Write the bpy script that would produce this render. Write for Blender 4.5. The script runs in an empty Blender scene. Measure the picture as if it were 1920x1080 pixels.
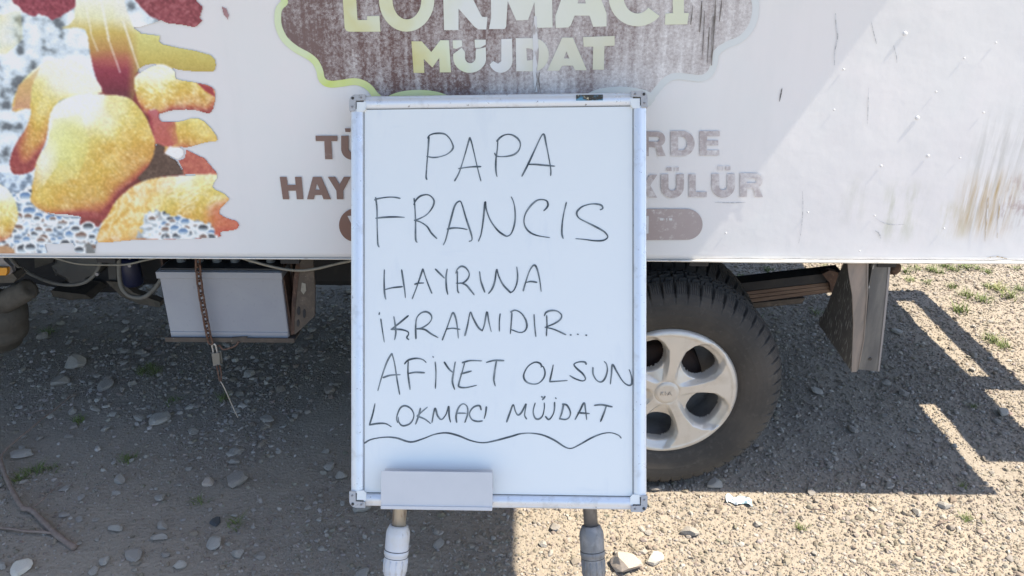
import bpy, math, random
import numpy as np
from mathutils import Vector, Matrix
from mathutils.geometry import tessellate_polygon
random.seed(7)
rng = np.random.default_rng(7)
sc = bpy.context.scene
R = math.radians

# ------------------------------------------------------------------ camera
PITCH, FPX, CAMH = R(24.0), 1500.0, 1.55
cd = bpy.data.cameras.new('camera')
cam = bpy.data.objects.new('camera', cd)
sc.collection.objects.link(cam)
cam.location = (0, 0, CAMH)
cam.rotation_euler = (R(90) - PITCH, 0, 0)
cd.sensor_fit = 'HORIZONTAL'
cd.sensor_width = 36
cd.lens = FPX / 1920 * 36
cd.clip_start, cd.clip_end = 0.02, 500
sc.camera = cam

# ------------------------------------------------------------------ light
SUN = Vector((0.6, -0.054, 1.0)).normalized()
w = bpy.data.worlds.new('World'); sc.world = w; w.use_nodes = True
nt = w.node_tree; nt.nodes.clear()
sky = nt.nodes.new('ShaderNodeTexSky'); sky.sky_type = 'NISHITA'; sky.sun_disc = False
sky.sun_elevation = math.asin(SUN.z); sky.sun_rotation = math.atan2(SUN.x, SUN.y)
sky.air_density = 1.0; sky.dust_density = 1.0; sky.ozone_density = 1.0
bg = nt.nodes.new('ShaderNodeBackground'); bg.inputs[1].default_value = 0.125
wo = nt.nodes.new('ShaderNodeOutputWorld')
nt.links.new(sky.outputs[0], bg.inputs[0]); nt.links.new(bg.outputs[0], wo.inputs[0])
sd = bpy.data.lights.new('sun', 'SUN'); sd.energy = 4.5; sd.angle = R(0.53); sd.color = (1.0, 0.90, 0.74)
so = bpy.data.objects.new('sun', sd); sc.collection.objects.link(so)
so.rotation_euler = SUN.to_track_quat('Z', 'Y').to_euler(); so.location = (4, 0, 6)
sc.view_settings.view_transform = 'Standard'; sc.view_settings.look = 'None'
sc.view_settings.exposure = 1.34; sc.view_settings.gamma = 1.0
sc.view_settings.use_curve_mapping = False

# ------------------------------------------------------------------ measuring helpers
CF = Vector((0, math.cos(PITCH), -math.sin(PITCH)))
CU = Vector((0, math.sin(PITCH), math.cos(PITCH)))
CR = Vector((1, 0, 0)); CP = Vector((0, 0, CAMH))
def ray(px, py): return CF + CR * ((px - 960) / FPX) - CU * ((py - 540) / FPX)
def hit(px, py, p0, n):
    d = ray(px, py); t = (p0 - CP).dot(n) / d.dot(n)
    return CP + d * t
def gp(px, py, z=0.0): return hit(px, py, Vector((0, 0, z)), Vector((0, 0, 1)))
YAW = R(-0.9)
MT = Matrix.Translation((0, 1.95, 0)) @ Matrix.Rotation(YAW, 4, 'Z')
MTi = MT.inverted()
TN = MT.to_3x3() @ Vector((0, 1, 0))
def wl(px, py, yl=0.0):                       # photo measure -> truck coordinates at depth yl behind its side
    return MTi @ hit(px, py, MT @ Vector((0, yl, 0)), TN)

# ------------------------------------------------------------------ value noise
_tab = rng.random((256, 256))
def vn(x, y, s=0):
    x = np.asarray(x, float) + s * 17.3; y = np.asarray(y, float) + s * 9.1
    xi = np.floor(x).astype(int); yi = np.floor(y).astype(int)
    fx = x - xi; fy = y - yi
    fx = fx * fx * (3 - 2 * fx); fy = fy * fy * (3 - 2 * fy)
    g = lambda a, b: _tab[a % 256, b % 256]
    return (g(xi, yi) * (1 - fx) + g(xi + 1, yi) * fx) * (1 - fy) + (g(xi, yi + 1) * (1 - fx) + g(xi + 1, yi + 1) * fx) * fy
def fbm(x, y, o=4, s=0):
    a, t, v = 1.0, 0.0, 0.0
    for i in range(o):
        v = v + a * vn(x * 2 ** i, y * 2 ** i, s + i); t += a; a *= .5
    return v / t

def lin(c):
    c = np.asarray(c, float) / 255.0
    return np.where(c <= .04045, c / 12.92, ((c + .055) / 1.055) ** 2.4)
def S(r, g, b): return tuple(float(v) for v in lin((r, g, b))) + (1,)

# ------------------------------------------------------------------ materials
def mat(name, col, rough=.6, metal=0.0, layers=(), bump=None, attr=None, spec=.5, coat=0.0, rnd=None, rough2=None):
    """layers: (scale(xyz or n), colour, lo, hi, amount, detail)"""
    m = bpy.data.materials.new(name); m.use_nodes = True
    t = m.node_tree; N = t.nodes; L = t.links
    b = N['Principled BSDF']
    b.inputs['Roughness'].default_value = rough; b.inputs['Metallic'].default_value = metal
    b.inputs['Specular IOR Level'].default_value = spec; b.inputs['Coat Weight'].default_value = coat
    b.inputs['Coat Roughness'].default_value = .08
    tc = N.new('ShaderNodeTexCoord')
    if attr:
        a = N.new('ShaderNodeVertexColor'); a.layer_name = attr; cur = a.outputs[0]
    else:
        a = N.new('ShaderNodeRGB'); a.outputs[0].default_value = tuple(col[:3]) + (1,); cur = a.outputs[0]
    if rnd:
        oi = N.new('ShaderNodeObjectInfo'); cr = N.new('ShaderNodeValToRGB'); cr.color_ramp.interpolation = 'LINEAR'
        els = cr.color_ramp.elements
        for i, c in enumerate(rnd):
            e = els[i] if i < 2 else els.new(0)
            e.position = i / (len(rnd) - 1); e.color = tuple(c[:3]) + (1,)
        L.new(oi.outputs['Random'], cr.inputs[0]); cur = cr.outputs[0]
    for i, ly in enumerate(layers):
        scl, c2, lo, hi, amt = ly[:5]; det = ly[5] if len(ly) > 5 else 5
        mp = N.new('ShaderNodeMapping'); mp.inputs['Location'].default_value = (i * 3.1, i * 1.7, i * 2.3)
        mp.inputs['Scale'].default_value = scl if isinstance(scl, tuple) else (scl,) * 3
        L.new(tc.outputs['Object'], mp.inputs[0])
        n = N.new('ShaderNodeTexNoise'); n.inputs['Scale'].default_value = 1; n.inputs['Detail'].default_value = det
        n.inputs['Roughness'].default_value = .6
        L.new(mp.outputs[0], n.inputs['Vector'])
        mr = N.new('ShaderNodeMapRange'); mr.inputs['From Min'].default_value = lo; mr.inputs['From Max'].default_value = hi
        mr.inputs['To Max'].default_value = amt
        L.new(n.outputs[0], mr.inputs[0])
        mx = N.new('ShaderNodeMixRGB'); mx.inputs[2].default_value = tuple(c2[:3]) + (1,)
        L.new(mr.outputs[0], mx.inputs[0]); L.new(cur, mx.inputs[1]); cur = mx.outputs[0]
    L.new(cur, b.inputs['Base Color'])
    if bump:
        scl, st, dist = bump
        n = N.new('ShaderNodeTexNoise'); n.inputs['Detail'].default_value = 6
        mp = N.new('ShaderNodeMapping'); mp.inputs['Scale'].default_value = scl if isinstance(scl, tuple) else (scl,) * 3
        L.new(tc.outputs['Object'], mp.inputs[0]); L.new(mp.outputs[0], n.inputs['Vector']); n.inputs['Scale'].default_value = 1
        bp = N.new('ShaderNodeBump'); bp.inputs['Strength'].default_value = st; bp.inputs['Distance'].default_value = dist
        L.new(n.outputs[0], bp.inputs['Height']); L.new(bp.outputs[0], b.inputs['Normal'])
    if rough2:
        scl, lo, hi = rough2
        n = N.new('ShaderNodeTexNoise'); n.inputs['Scale'].default_value = scl; n.inputs['Detail'].default_value = 5
        L.new(tc.outputs['Object'], n.inputs['Vector'])
        mr = N.new('ShaderNodeMapRange'); mr.inputs['From Min'].default_value = .3; mr.inputs['From Max'].default_value = .7
        mr.inputs['To Min'].default_value = lo; mr.inputs['To Max'].default_value = hi
        L.new(n.outputs[0], mr.inputs[0]); L.new(mr.outputs[0], b.inputs['Roughness'])
    return m

WHITE = (.705, .70, .715)
def worn(name, ramp, x0, x1, wear=WHITE, base=.62, soft=.07, gain=.25, streak=0.0, scale=70, rough=.45):
    """printed film: ink colours along the panel (ramp over object x from x0 to x1), flaking to the white panel;
    the flaking grows along x by gain"""
    m = bpy.data.materials.new(name); m.use_nodes = True
    t = m.node_tree; N = t.nodes; L = t.links; b = N['Principled BSDF']; b.inputs['Roughness'].default_value = rough
    tc = N.new('ShaderNodeTexCoord'); sx = N.new('ShaderNodeSeparateXYZ'); L.new(tc.outputs['Object'], sx.inputs[0])
    mr = N.new('ShaderNodeMapRange'); mr.inputs['From Min'].default_value = x0; mr.inputs['From Max'].default_value = x1
    L.new(sx.outputs[0], mr.inputs[0])
    big = N.new('ShaderNodeTexNoise'); big.inputs['Scale'].default_value = 7; big.inputs['Detail'].default_value = 4
    L.new(tc.outputs['Object'], big.inputs['Vector'])
    ad = N.new('ShaderNodeMath'); ad.operation = 'MULTIPLY_ADD'; ad.inputs[1].default_value = .5
    L.new(big.outputs[0], ad.inputs[0]); L.new(mr.outputs[0], ad.inputs[2])
    sb = N.new('ShaderNodeMath'); sb.operation = 'SUBTRACT'; sb.inputs[1].default_value = .25; L.new(ad.outputs[0], sb.inputs[0])
    cr = N.new('ShaderNodeValToRGB'); els = cr.color_ramp.elements
    for i, (p, c) in enumerate(ramp):
        e = els[i] if i < 2 else els.new(0.5)
        e.position = p; e.color = tuple(a * b for a, b in zip(c, (.92, .92, .94))) + (1,)
    L.new(sb.outputs[0], cr.inputs[0])
    n = N.new('ShaderNodeTexNoise'); n.inputs['Scale'].default_value = scale; n.inputs['Detail'].default_value = 7; n.inputs['Roughness'].default_value = .75
    L.new(tc.outputs['Object'], n.inputs['Vector'])
    mp = N.new('ShaderNodeMapping'); mp.inputs['Scale'].default_value = (55, 1, 3); L.new(tc.outputs['Object'], mp.inputs[0])
    n2 = N.new('ShaderNodeTexNoise'); n2.inputs['Scale'].default_value = 1; n2.inputs['Detail'].default_value = 3; L.new(mp.outputs[0], n2.inputs['Vector'])
    v = N.new('ShaderNodeMath'); v.operation = 'MULTIPLY_ADD'; v.inputs[1].default_value = gain; L.new(sb.outputs[0], v.inputs[0]); L.new(n.outputs[0], v.inputs[2])
    v2 = N.new('ShaderNodeMath'); v2.operation = 'MULTIPLY_ADD'; v2.inputs[1].default_value = streak; L.new(n2.outputs[0], v2.inputs[0]); L.new(v.outputs[0], v2.inputs[2])
    v3 = N.new('ShaderNodeMath'); v3.operation = 'MULTIPLY_ADD'; v3.inputs[1].default_value = .35; L.new(big.outputs[0], v3.inputs[0]); L.new(v2.outputs[0], v3.inputs[2])
    f = N.new('ShaderNodeMapRange'); off = .175 + streak * .5
    f.inputs['From Min'].default_value = base - soft + off; f.inputs['From Max'].default_value = base + soft + off; L.new(v3.outputs[0], f.inputs[0])
    mx = N.new('ShaderNodeMixRGB'); mx.inputs[2].default_value = tuple(wear) + (1,)
    L.new(f.outputs[0], mx.inputs[0]); L.new(cr.outputs[0], mx.inputs[1]); L.new(mx.outputs[0], b.inputs['Base Color'])
    return m

M = {}
BR, BR2 = (.130, .070, .066), (.165, .108, .104)
M['ground'] = mat('dusty_ground', (.305, .265, .215), .95, layers=[(2.2, (.26, .230, .194), .4, .65, .8), (40, (.35, .30, .245), .5, .75, .6), (160, (.19, .162, .132), .55, .75, .6)], bump=(90, .6, .01), spec=.2)
M['gravel'] = mat('gravel', (.3, .3, .3), .9, attr='Col', spec=.25)
M['stone'] = mat('stone', (.3, .3, .3), .85, rnd=[(.25, .225, .20), (.34, .305, .265), (.27, .26, .245), (.43, .395, .345), (.24, .235, .225), (.33, .275, .235), (.38, .355, .32)],
                 layers=[(45, (.44, .42, .39), .5, .75, .45), (120, (.14, .13, .125), .55, .75, .5)], bump=(70, .5, .006), spec=.3)
M['pale_stone'] = mat('pale_stone', (.58, .54, .47), .8, layers=[(40, (.55, .48, .40), .5, .75, .5)], bump=(60, .4, .006), spec=.3)
M['pink_stone'] = mat('pink_stone', (.42, .355, .30), .85, layers=[(40, (.48, .43, .375), .5, .75, .5)], bump=(60, .4, .006), spec=.3)
M['dark_stone'] = mat('dark_stone', (.07, .075, .08), .8, layers=[(60, (.13, .13, .13), .5, .75, .5)], bump=(60, .4, .006), spec=.3)
M['grass'] = mat('grass', (.09, .12, .03), .7, rnd=[(.10, .14, .03), (.18, .20, .05), (.26, .25, .09), (.14, .17, .05)])
M['bark'] = mat('bark', (.20, .15, .125), .85, layers=[((60, 60, 60), (.30, .24, .20), .45, .7, .7)], bump=(120, .6, .004))
M['under'] = mat('underbody', (.020, .020, .023), .75, layers=[(14, (.05, .045, .04), .5, .75, .7)])
M['under_dust'] = mat('dusty_underbody', (.085, .075, .062), .9, layers=[(18, (.13, .115, .095), .45, .7, .8), (60, (.045, .04, .036), .55, .75, .5)])
M['grey_plastic'] = mat('grey_plastic', (.10, .098, .095), .7, layers=[(20, (.15, .145, .13), .45, .7, .6)])
M['hose'] = mat('dusty_hose', (.17, .165, .15), .75, layers=[(40, (.10, .095, .085), .5, .7, .6)])
M['cable'] = mat('beige_cable', (.25, .235, .20), .6, layers=[(50, (.14, .13, .11), .5, .7, .6)])
M['blue'] = mat('dark_blue_paint', (.012, .016, .05), .4)
M['orange'] = mat('orange_lens', (.75, .33, .03), .3)
M['bare'] = mat('grey_bracket_metal', (.25, .25, .27), .5, metal=.5)
M['case'] = mat('battery_case', (.31, .32, .345), .55, layers=[(5, (.26, .27, .31), .4, .65, .7), (90, (.16, .16, .165), .62, .8, .5)])
M['black'] = mat('black_plastic', (.03, .03, .032), .6, layers=[(40, (.08, .075, .07), .5, .7, .5)])
M['cap'] = mat('cell_cap', (.16, .165, .17), .5)
M['rust'] = mat('rusty_steel', (.085, .048, .034), .85, layers=[(30, (.035, .024, .02), .45, .65, .8), (85, (.17, .11, .075), .55, .72, .7)], bump=(90, .4, .003))
M['brown_steel'] = mat('dusty_brown_steel', (.085, .068, .055), .85, layers=[(35, (.15, .12, .095), .5, .7, .8), (110, (.40, .38, .34), .66, .74, .8)], bump=(90, .3, .003))
M['chain'] = mat('rusty_chain', (.12, .062, .042), .75, metal=.2, layers=[(120, (.25, .19, .15), .52, .7, .8)])
M['lock'] = mat('dull_brass_lock', (.22, .21, .185), .5, metal=.4)
M['steelwire'] = mat('steel_wire', (.45, .43, .40), .45, metal=.6)
M['spring'] = mat('leaf_spring_steel', (.13, .085, .062), .8, layers=[((6, 40, 60), (.24, .165, .12), .45, .7, .8)])
M['flap'] = mat('mud_flap_rubber', (.10, .095, .088), .85, layers=[(12, (.15, .14, .125), .45, .7, .7), ((90, 130, 30), (.40, .39, .37), .56, .64, .85)])
M['flange'] = mat('dusty_flange', (.19, .165, .145), .8, layers=[((30, 30, 6), (.30, .24, .20), .45, .7, .8), ((60, 60, 8), (.10, .10, .095), .55, .75, .6)])
M['strut'] = mat('grey_strut_metal', (.10, .103, .11), .55, metal=.35, layers=[((25, 25, 5), (.20, .20, .195), .45, .7, .8), (120, (.08, .08, .08), .62, .75, .5)])
M['tyre'] = mat('dusty_rubber', (.042, .040, .038), .85, layers=[(7, (.070, .063, .056), .4, .65, .85), (60, (.105, .096, .087), .55, .75, .4)], spec=.35)
M['cover'] = mat('silver_wheel_cover', (.58, .56, .525), .34, metal=.4, layers=[(16, (.42, .385, .335), .5, .72, .6), (120, (.28, .26, .225), .68, .76, .6)], rough2=(20, .3, .5))
M['hubtext'] = mat('hub_lettering', (.40, .375, .34), .5)
M['barrel'] = mat('wheel_barrel', (.32, .315, .31), .5, metal=.3, layers=[(25, (.17, .165, .16), .5, .7, .6)])
M['drum'] = mat('rusty_drum', (.035, .022, .018), .9, layers=[(20, (.08, .04, .028), .5, .7, .8)])
M['alu'] = mat('aluminium_rail', (.66, .70, .76), .33, metal=.35, layers=[((50, 50, 50), (.5, .5, .52), .62, .75, .5), (110, (.16, .16, .17), .66, .71, .75), ((30, 30, 30), (.50, .52, .55), .56, .66, .5)], rough2=(30, .25, .45))
M['corner'] = mat('corner_plastic', (.40, .405, .42), .5, layers=[(90, (.13, .13, .13), .58, .70, .8), (30, (.38, .36, .34), .5, .7, .5)])
M['screw'] = mat('dark_screw', (.03, .03, .03), .5)
M['board'] = mat('whiteboard_enamel', (.74, .77, .775), .28, layers=[(4, (.72, .755, .77), .4, .65, .7), ((22, 22, 5), (.66, .70, .735), .60, .72, .5), ((6, 6, 40), (.66, .705, .74), .64, .74, .4)], spec=.4)
M['ink'] = mat('marker_ink', (.042, .056, .066), .5, layers=[(30, (.26, .30, .32), .40, .72, .9)])
M['tray'] = mat('tray_paint', (.56, .565, .585), .45, layers=[(14, (.52, .53, .55), .4, .65, .6), (70, (.40, .39, .38), .68, .78, .5)])
M['legpaint'] = mat('white_leg_plastic', (.56, .58, .62), .45, layers=[((70, 70, 25), (.22, .20, .18), .58, .68, .8), (25, (.55, .52, .47), .5, .7, .6)])
M['leggrey'] = mat('grey_leg_plastic', (.19, .195, .205), .5, layers=[((60, 60, 18), (.13, .125, .12), .5, .66, .8), (30, (.36, .35, .34), .5, .7, .6)])
M['legtube'] = mat('leg_tube', (.42, .37, .30), .45, metal=.4, layers=[((60, 60, 20), (.20, .13, .09), .52, .66, .8)])
M['legtube2'] = mat('dark_leg_tube', (.15, .14, .135), .5, metal=.4, layers=[((60, 60, 20), (.26, .25, .24), .5, .66, .6)])
M['sticker'] = mat('torn_sticker', (.04, .035, .025), .6, layers=[((35, 10, 60), (.10, .28, .42), .5, .58, .9), (90, (.55, .50, .35), .6, .66, .9)])
M['wrapper'] = mat('wrapper', (.60, .66, .70), .4, layers=[(40, (.30, .52, .60), .52, .6, .7)])
M['hatch'] = mat('hatch_paint', (.70, .70, .70), .6)
M['food'] = mat('food_print', (1, 1, 1), .42, attr='Col')
M['trim'] = mat('chipped_white_trim', (.72, .71, .68), .5, layers=[((25, 60, 60), (.36, .33, .28), .58, .68, .8)])
M['scratch'] = mat('scratch', (.34, .35, .37), .7, layers=[(160, (.64, .65, .675), .42, .55, .9)])
M['crack'] = mat('crack', (.10, .10, .105), .8, layers=[(120, (.64, .65, .675), .5, .58, .9)])
M['rust_streak'] = mat('rust_streak', (.44, .33, .19), .8, layers=[((140, 1, 25), (.66, .66, .67), .40, .56, .92)])
M['drip'] = mat('drip_stain', (.10, .085, .075), .7, layers=[((130, 1, 18), (.36, .34, .34), .42, .60, .9)])
M['flake'] = mat('flaked_film', (.60, .62, .65), .5, layers=[((70, 1, 20), (.30, .26, .26), .50, .60, .8)])
M['rivet'] = mat('rivet_paint', (.68, .69, .715), .4)
M['badge'] = worn('badge_print', [(0, BR2), (.25, BR), (.6, BR2), (1, (.33, .29, .29))], -.55, .62, base=.72, soft=.24, gain=.28, streak=.55, scale=170)
M['badge_rim'] = worn('badge_rim_print', [(0, (.66, .76, .50)), (.10, (.60, .72, .20)), (.22, (.68, .76, .36)), (.5, (.62, .66, .62)), (1, (.66, .70, .72))], -.55, .62, base=.85, gain=.05)
M['logo_text'] = worn('logo_text_print', [(0, (.66, .72, .48)), (.12, (.64, .64, .36)), (.22, (.68, .73, .58)), (.36, (.72, .76, .75)), (.8, (.74, .77, .78)), (1, (.66, .70, .52))], -.42, .46, base=.9, gain=.02)
M['logo_text2'] = worn('logo_name_print', [(0, (.50, .46, .14)), (.10, (.62, .60, .30)), (.22, (.68, .75, .55)), (.38, (.73, .76, .78)), (.82, (.72, .76, .72)), (1, (.56, .56, .30))], -.30, .36, base=.9, gain=.02)
M['brown_text'] = worn('slogan_print', [(0, (.21, .13, .11)), (.6, (.24, .16, .15)), (1, (.50, .47, .48))], -.2, .68, base=.80, soft=.16, gain=.30, scale=80)
M['pill'] = worn('pill_print', [(0, (.19, .10, .08)), (.6, (.27, .19, .18)), (1, (.45, .41, .41))], -.2, .62, base=.80, soft=.12, gain=.16, streak=.18, scale=90)
M['pill_text'] = mat('pill_text_print', (.58, .59, .61), .5)

def wall_material():
    m = mat('panel_paint', WHITE, .40, layers=[(1.6, (.67, .69, .705), .42, .62, .9), (5, (.715, .695, .715), .45, .65, .6), ((9, 9, 2), (.64, .645, .66), .55, .75, .5), (150, (.5, .5, .51), .70, .76, .4)],
            bump=((2.5, 2.5, 2.5), .12, .05))
    t = m.node_tree; N = t.nodes; L = t.links; b = N['Principled BSDF']
    cur = b.inputs['Base Color'].links[0].from_socket
    tc = N.new('ShaderNodeTexCoord'); sx = N.new('ShaderNodeSeparateXYZ'); L.new(tc.outputs['Object'], sx.inputs[0])
    def stain(xc, xw, zc, zw, scl, col, lo, hi, amt, loc):
        nonlocal cur
        def hump(sock, c, wd):
            a = N.new('ShaderNodeMath'); a.operation = 'SUBTRACT'; a.inputs[1].default_value = c; L.new(sock, a.inputs[0])
            q = N.new('ShaderNodeMath'); q.operation = 'ABSOLUTE'; L.new(a.outputs[0], q.inputs[0])
            r = N.new('ShaderNodeMapRange'); r.interpolation_type = 'SMOOTHSTEP'; r.inputs['From Min'].default_value = wd; r.inputs['From Max'].default_value = wd * .35
            L.new(q.outputs[0], r.inputs[0]); return r.outputs[0]
        hx, hz = hump(sx.outputs[0], xc, xw), hump(sx.outputs[2], zc, zw)
        mp = N.new('ShaderNodeMapping'); mp.inputs['Scale'].default_value = scl; mp.inputs['Location'].default_value = (loc, loc, loc); L.new(tc.outputs['Object'], mp.inputs[0])
        n = N.new('ShaderNodeTexNoise'); n.inputs['Scale'].default_value = 1; n.inputs['Detail'].default_value = 6; n.inputs['Roughness'].default_value = .65; L.new(mp.outputs[0], n.inputs['Vector'])
        r = N.new('ShaderNodeMapRange'); r.inputs['From Min'].default_value = lo; r.inputs['From Max'].default_value = hi; r.inputs['To Max'].default_value = amt; L.new(n.outputs[0], r.inputs[0])
        p = N.new('ShaderNodeMath'); p.operation = 'MULTIPLY'; L.new(hx, p.inputs[0]); L.new(hz, p.inputs[1])
        col = tuple(a * b for a, b in zip(col, (.92, .92, .93)))
        p2 = N.new('ShaderNodeMath'); p2.operation = 'MULTIPLY'; L.new(p.outputs[0], p2.inputs[0]); L.new(r.outputs[0], p2.inputs[1])
        mx = N.new('ShaderNodeMixRGB'); mx.inputs[2].default_value = col + (1,); L.new(p2.outputs[0], mx.inputs[0]); L.new(cur, mx.inputs[1]); cur = mx.outputs[0]
    stain(1.235, .14, 1.00, .20, (55, 1, 5), (.42, .42, .39), .44, .68, .6, 3)
    stain(1.20, .10, .92, .11, (48, 1, 3), (.46, .33, .15), .44, .64, .9, 11)
    stain(1.29, .08, .93, .09, (80, 1, 30), (.38, .27, .27), .48, .66, .7, 5)
    stain(.99, .07, .90, .10, (40, 1, 8), (.50, .52, .42), .44, .66, .65, 8)
    stain(.86, .05, .93, .09, (25, 1, 6), (.58, .59, .56), .44, .66, .6, 14)
    stain(1.13, .06, .88, .06, (45, 1, 9), (.52, .49, .34), .46, .66, .7, 21)
    L.new(cur, b.inputs['Base Color'])
    return m
M['wall'] = wall_material()

# ------------------------------------------------------------------ mesh builders
def link(o, parent=None):
    sc.collection.objects.link(o)
    if parent: o.parent = parent
    return o
def obj(name, V, Fc, m, parent=None, smooth=False, bevel=0.0):
    me = bpy.data.meshes.new(name); me.from_pydata([tuple(v) for v in V], [], [tuple(f) for f in Fc]); me.update()
    if smooth: me.polygons.foreach_set('use_smooth', [True] * len(me.polygons))
    me.materials.append(M[m] if isinstance(m, str) else m)
    o = bpy.data.objects.new(name, me); link(o, parent)
    if bevel:
        b = o.modifiers.new('bevel', 'BEVEL'); b.width = bevel; b.segments = 2; b.limit_method = 'ANGLE'
    return o
def npmesh(name, V, Fc, m, parent=None, col=None, smooth=False):
    V = np.asarray(V, np.float32); Fc = np.asarray(Fc, np.int32); k = Fc.shape[1]
    me = bpy.data.meshes.new(name)
    me.vertices.add(len(V)); me.vertices.foreach_set('co', V.ravel())
    me.loops.add(Fc.size); me.loops.foreach_set('vertex_index', Fc.ravel())
    me.polygons.add(len(Fc)); me.polygons.foreach_set('loop_start', np.arange(0, Fc.size, k, dtype=np.int32))
    me.polygons.foreach_set('use_smooth', np.full(len(Fc), smooth, dtype=bool))
    me.update(calc_edges=True)
    if col is not None:
        a = me.color_attributes.new('Col', 'FLOAT_COLOR', 'POINT')
        c = np.ones((len(V), 4), np.float32); c[:, :3] = col; a.data.foreach_set('color', c.ravel())
    me.materials.append(M[m]); o = bpy.data.objects.new(name, me); link(o, parent)
    return o
class MB:
    def __init__(s): s.V = []; s.F = []
    def box(s, x0, x1, y0, y1, z0, z1):
        n = len(s.V)
        s.V += [(x, y, z) for z in (z0, z1) for y in (y0, y1) for x in (x0, x1)]
        s.F += [tuple(n + i for i in f) for f in ((0, 2, 3, 1), (4, 5, 7, 6), (0, 1, 5, 4), (2, 6, 7, 3), (0, 4, 6, 2), (1, 3, 7, 5))]
        return s
    def prism(s, A, B):                        # two matching outlines
        n = len(s.V); k = len(A); s.V += [tuple(p) for p in A] + [tuple(p) for p in B]
        for t in tessellate_polygon([[Vector(p) for p in A]]):
            s.F += [tuple(n + i for i in t), tuple(n + k + i for i in reversed(t))]
        for i in range(k):
            j = (i + 1) % k; s.F.append((n + i, n + j, n + k + j, n + k + i))
        return s
    def tube(s, P, rad, seg=10, close=False, cap=True):
        P = [Vector(p) for p in P]; k = len(P); n = len(s.V)
        rr = rad if hasattr(rad, '__len__') else [rad] * k
        ref = None
        for i, p in enumerate(P):
            a = P[(i - 1) % k] if (close or i > 0) else p; b = P[(i + 1) % k] if (close or i < k - 1) else p
            t = (b - a).normalized()
            if ref is None:
                ref = Vector((0, 0, 1)) if abs(t.z) < .9 else Vector((1, 0, 0))
            u = (ref - t * ref.dot(t)).normalized(); v = t.cross(u); ref = u
            for j in range(seg):
                an = 2 * math.pi * j / seg; s.V.append(tuple(p + (u * math.cos(an) + v * math.sin(an)) * rr[i]))
        for i in range(k if close else k - 1):
            for j in range(seg):
                a, b = n + i * seg + j, n + i * seg + (j + 1) % seg
                c, d = n + ((i + 1) % k) * seg + (j + 1) % seg, n + ((i + 1) % k) * seg + j
                s.F.append((a, b, c, d))
        if cap and not close:
            s.F.append(tuple(n + j for j in range(seg))[::-1]); s.F.append(tuple(n + (k - 1) * seg + j for j in range(seg)))
        return s
    def lathe(s, prof, c, axis, seg=32):       # prof (r, t) along axis from c
        c = Vector(c); ax = Vector(axis).normalized(); u = (Vector((1, 0, 0)) if abs(ax.x) < .9 else Vector((0, 0, 1)))
        u = (u - ax * u.dot(ax)).normalized(); v = ax.cross(u); n = len(s.V)
        for r_, t in prof:
            for j in range(seg):
                an = 2 * math.pi * j / seg; s.V.append(tuple(c + ax * t + (u * math.cos(an) + v * math.sin(an)) * r_))
        for i in range(len(prof) - 1):
            for j in range(seg):
                s.F.append((n + i * seg + j, n + i * seg + (j + 1) % seg, n + (i + 1) * seg + (j + 1) % seg, n + (i + 1) * seg + j))
        return s
    def build(s, name, m, parent=None, smooth=False, bevel=0.0): return obj(name, s.V, s.F, m, parent, smooth, bevel)
def crom(P, n=6, close=False):
    P = [Vector(p) for p in P]
    if len(P) < 3: return P
    out = []
    k = len(P)
    for i in range(k if close else k - 1):
        if close: a, b, c, d = P[i - 1], P[i], P[(i + 1) % k], P[(i + 2) % k]
        else: a, b, c, d = P[max(i - 1, 0)], P[i], P[i + 1], P[min(i + 2, k - 1)]
        for j in range(n):
            t = j / n
            out.append(.5 * ((2 * b) + (c - a) * t + (2 * a - 5 * b + 4 * c - d) * t * t + (3 * b - a - 3 * c + d) * t ** 3))
    if not close: out.append(P[-1])
    return out
def empty(name, Mx, label=None, cat=None, group=None):
    o = bpy.data.objects.new(name, None); o.empty_display_size = .1; sc.collection.objects.link(o); o.matrix_world = Mx
    if label: o['label'] = label; o['category'] = cat
    if group: o['group'] = group
    return o
def tag(o, label, cat, group=None):
    o['label'] = label; o['category'] = cat
    if group: o['group'] = group
    return o

# ================================================================== ground
def gh(x, y):
    h = .010 * (fbm(x * 2.3, y * 2.3, 3, 1) - .5) + .008 * (fbm(x * 14, y * 14, 3, 5) - .5)
    return h * np.clip((3.6 - np.abs(np.asarray(y) - 2.4)) / 1.5, 0, 1)
def axis(a, b, st, far):
    core = np.arange(a, b, st); out = [b + .02 * 1.5 ** i for i in range(1, 60) if .02 * 1.5 ** i < far]; inn = [a - .02 * 1.5 ** i for i in range(1, 60) if .02 * 1.5 ** i < far]
    return np.array(inn[::-1] + list(core) + out)
gx, gy = axis(-2.2, 2.7, .014, 90), axis(1.2, 4.4, .014, 90)
GX, GY = np.meshgrid(gx, gy); GZ = gh(GX, GY)
nx, ny = len(gx), len(gy); idx = np.arange(nx * ny).reshape(ny, nx)
gf = np.stack([idx[:-1, :-1], idx[:-1, 1:], idx[1:, 1:], idx[1:, :-1]], -1).reshape(-1, 4)
g = npmesh('ground', np.stack([GX, GY, GZ], -1).reshape(-1, 3), gf, 'ground', smooth=True); g['kind'] = 'structure'

# ================================================================== the truck
truck = empty('food_truck', MT, 'white food truck with faded doughnut print and brown logo on its side', 'truck')
YF = 2.0                                          # depth of the box body
X0, X1 = -2.6, 1.926
def wallz(px, py): return wl(px, py).z
ZB = wl(960, 488).z
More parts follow.
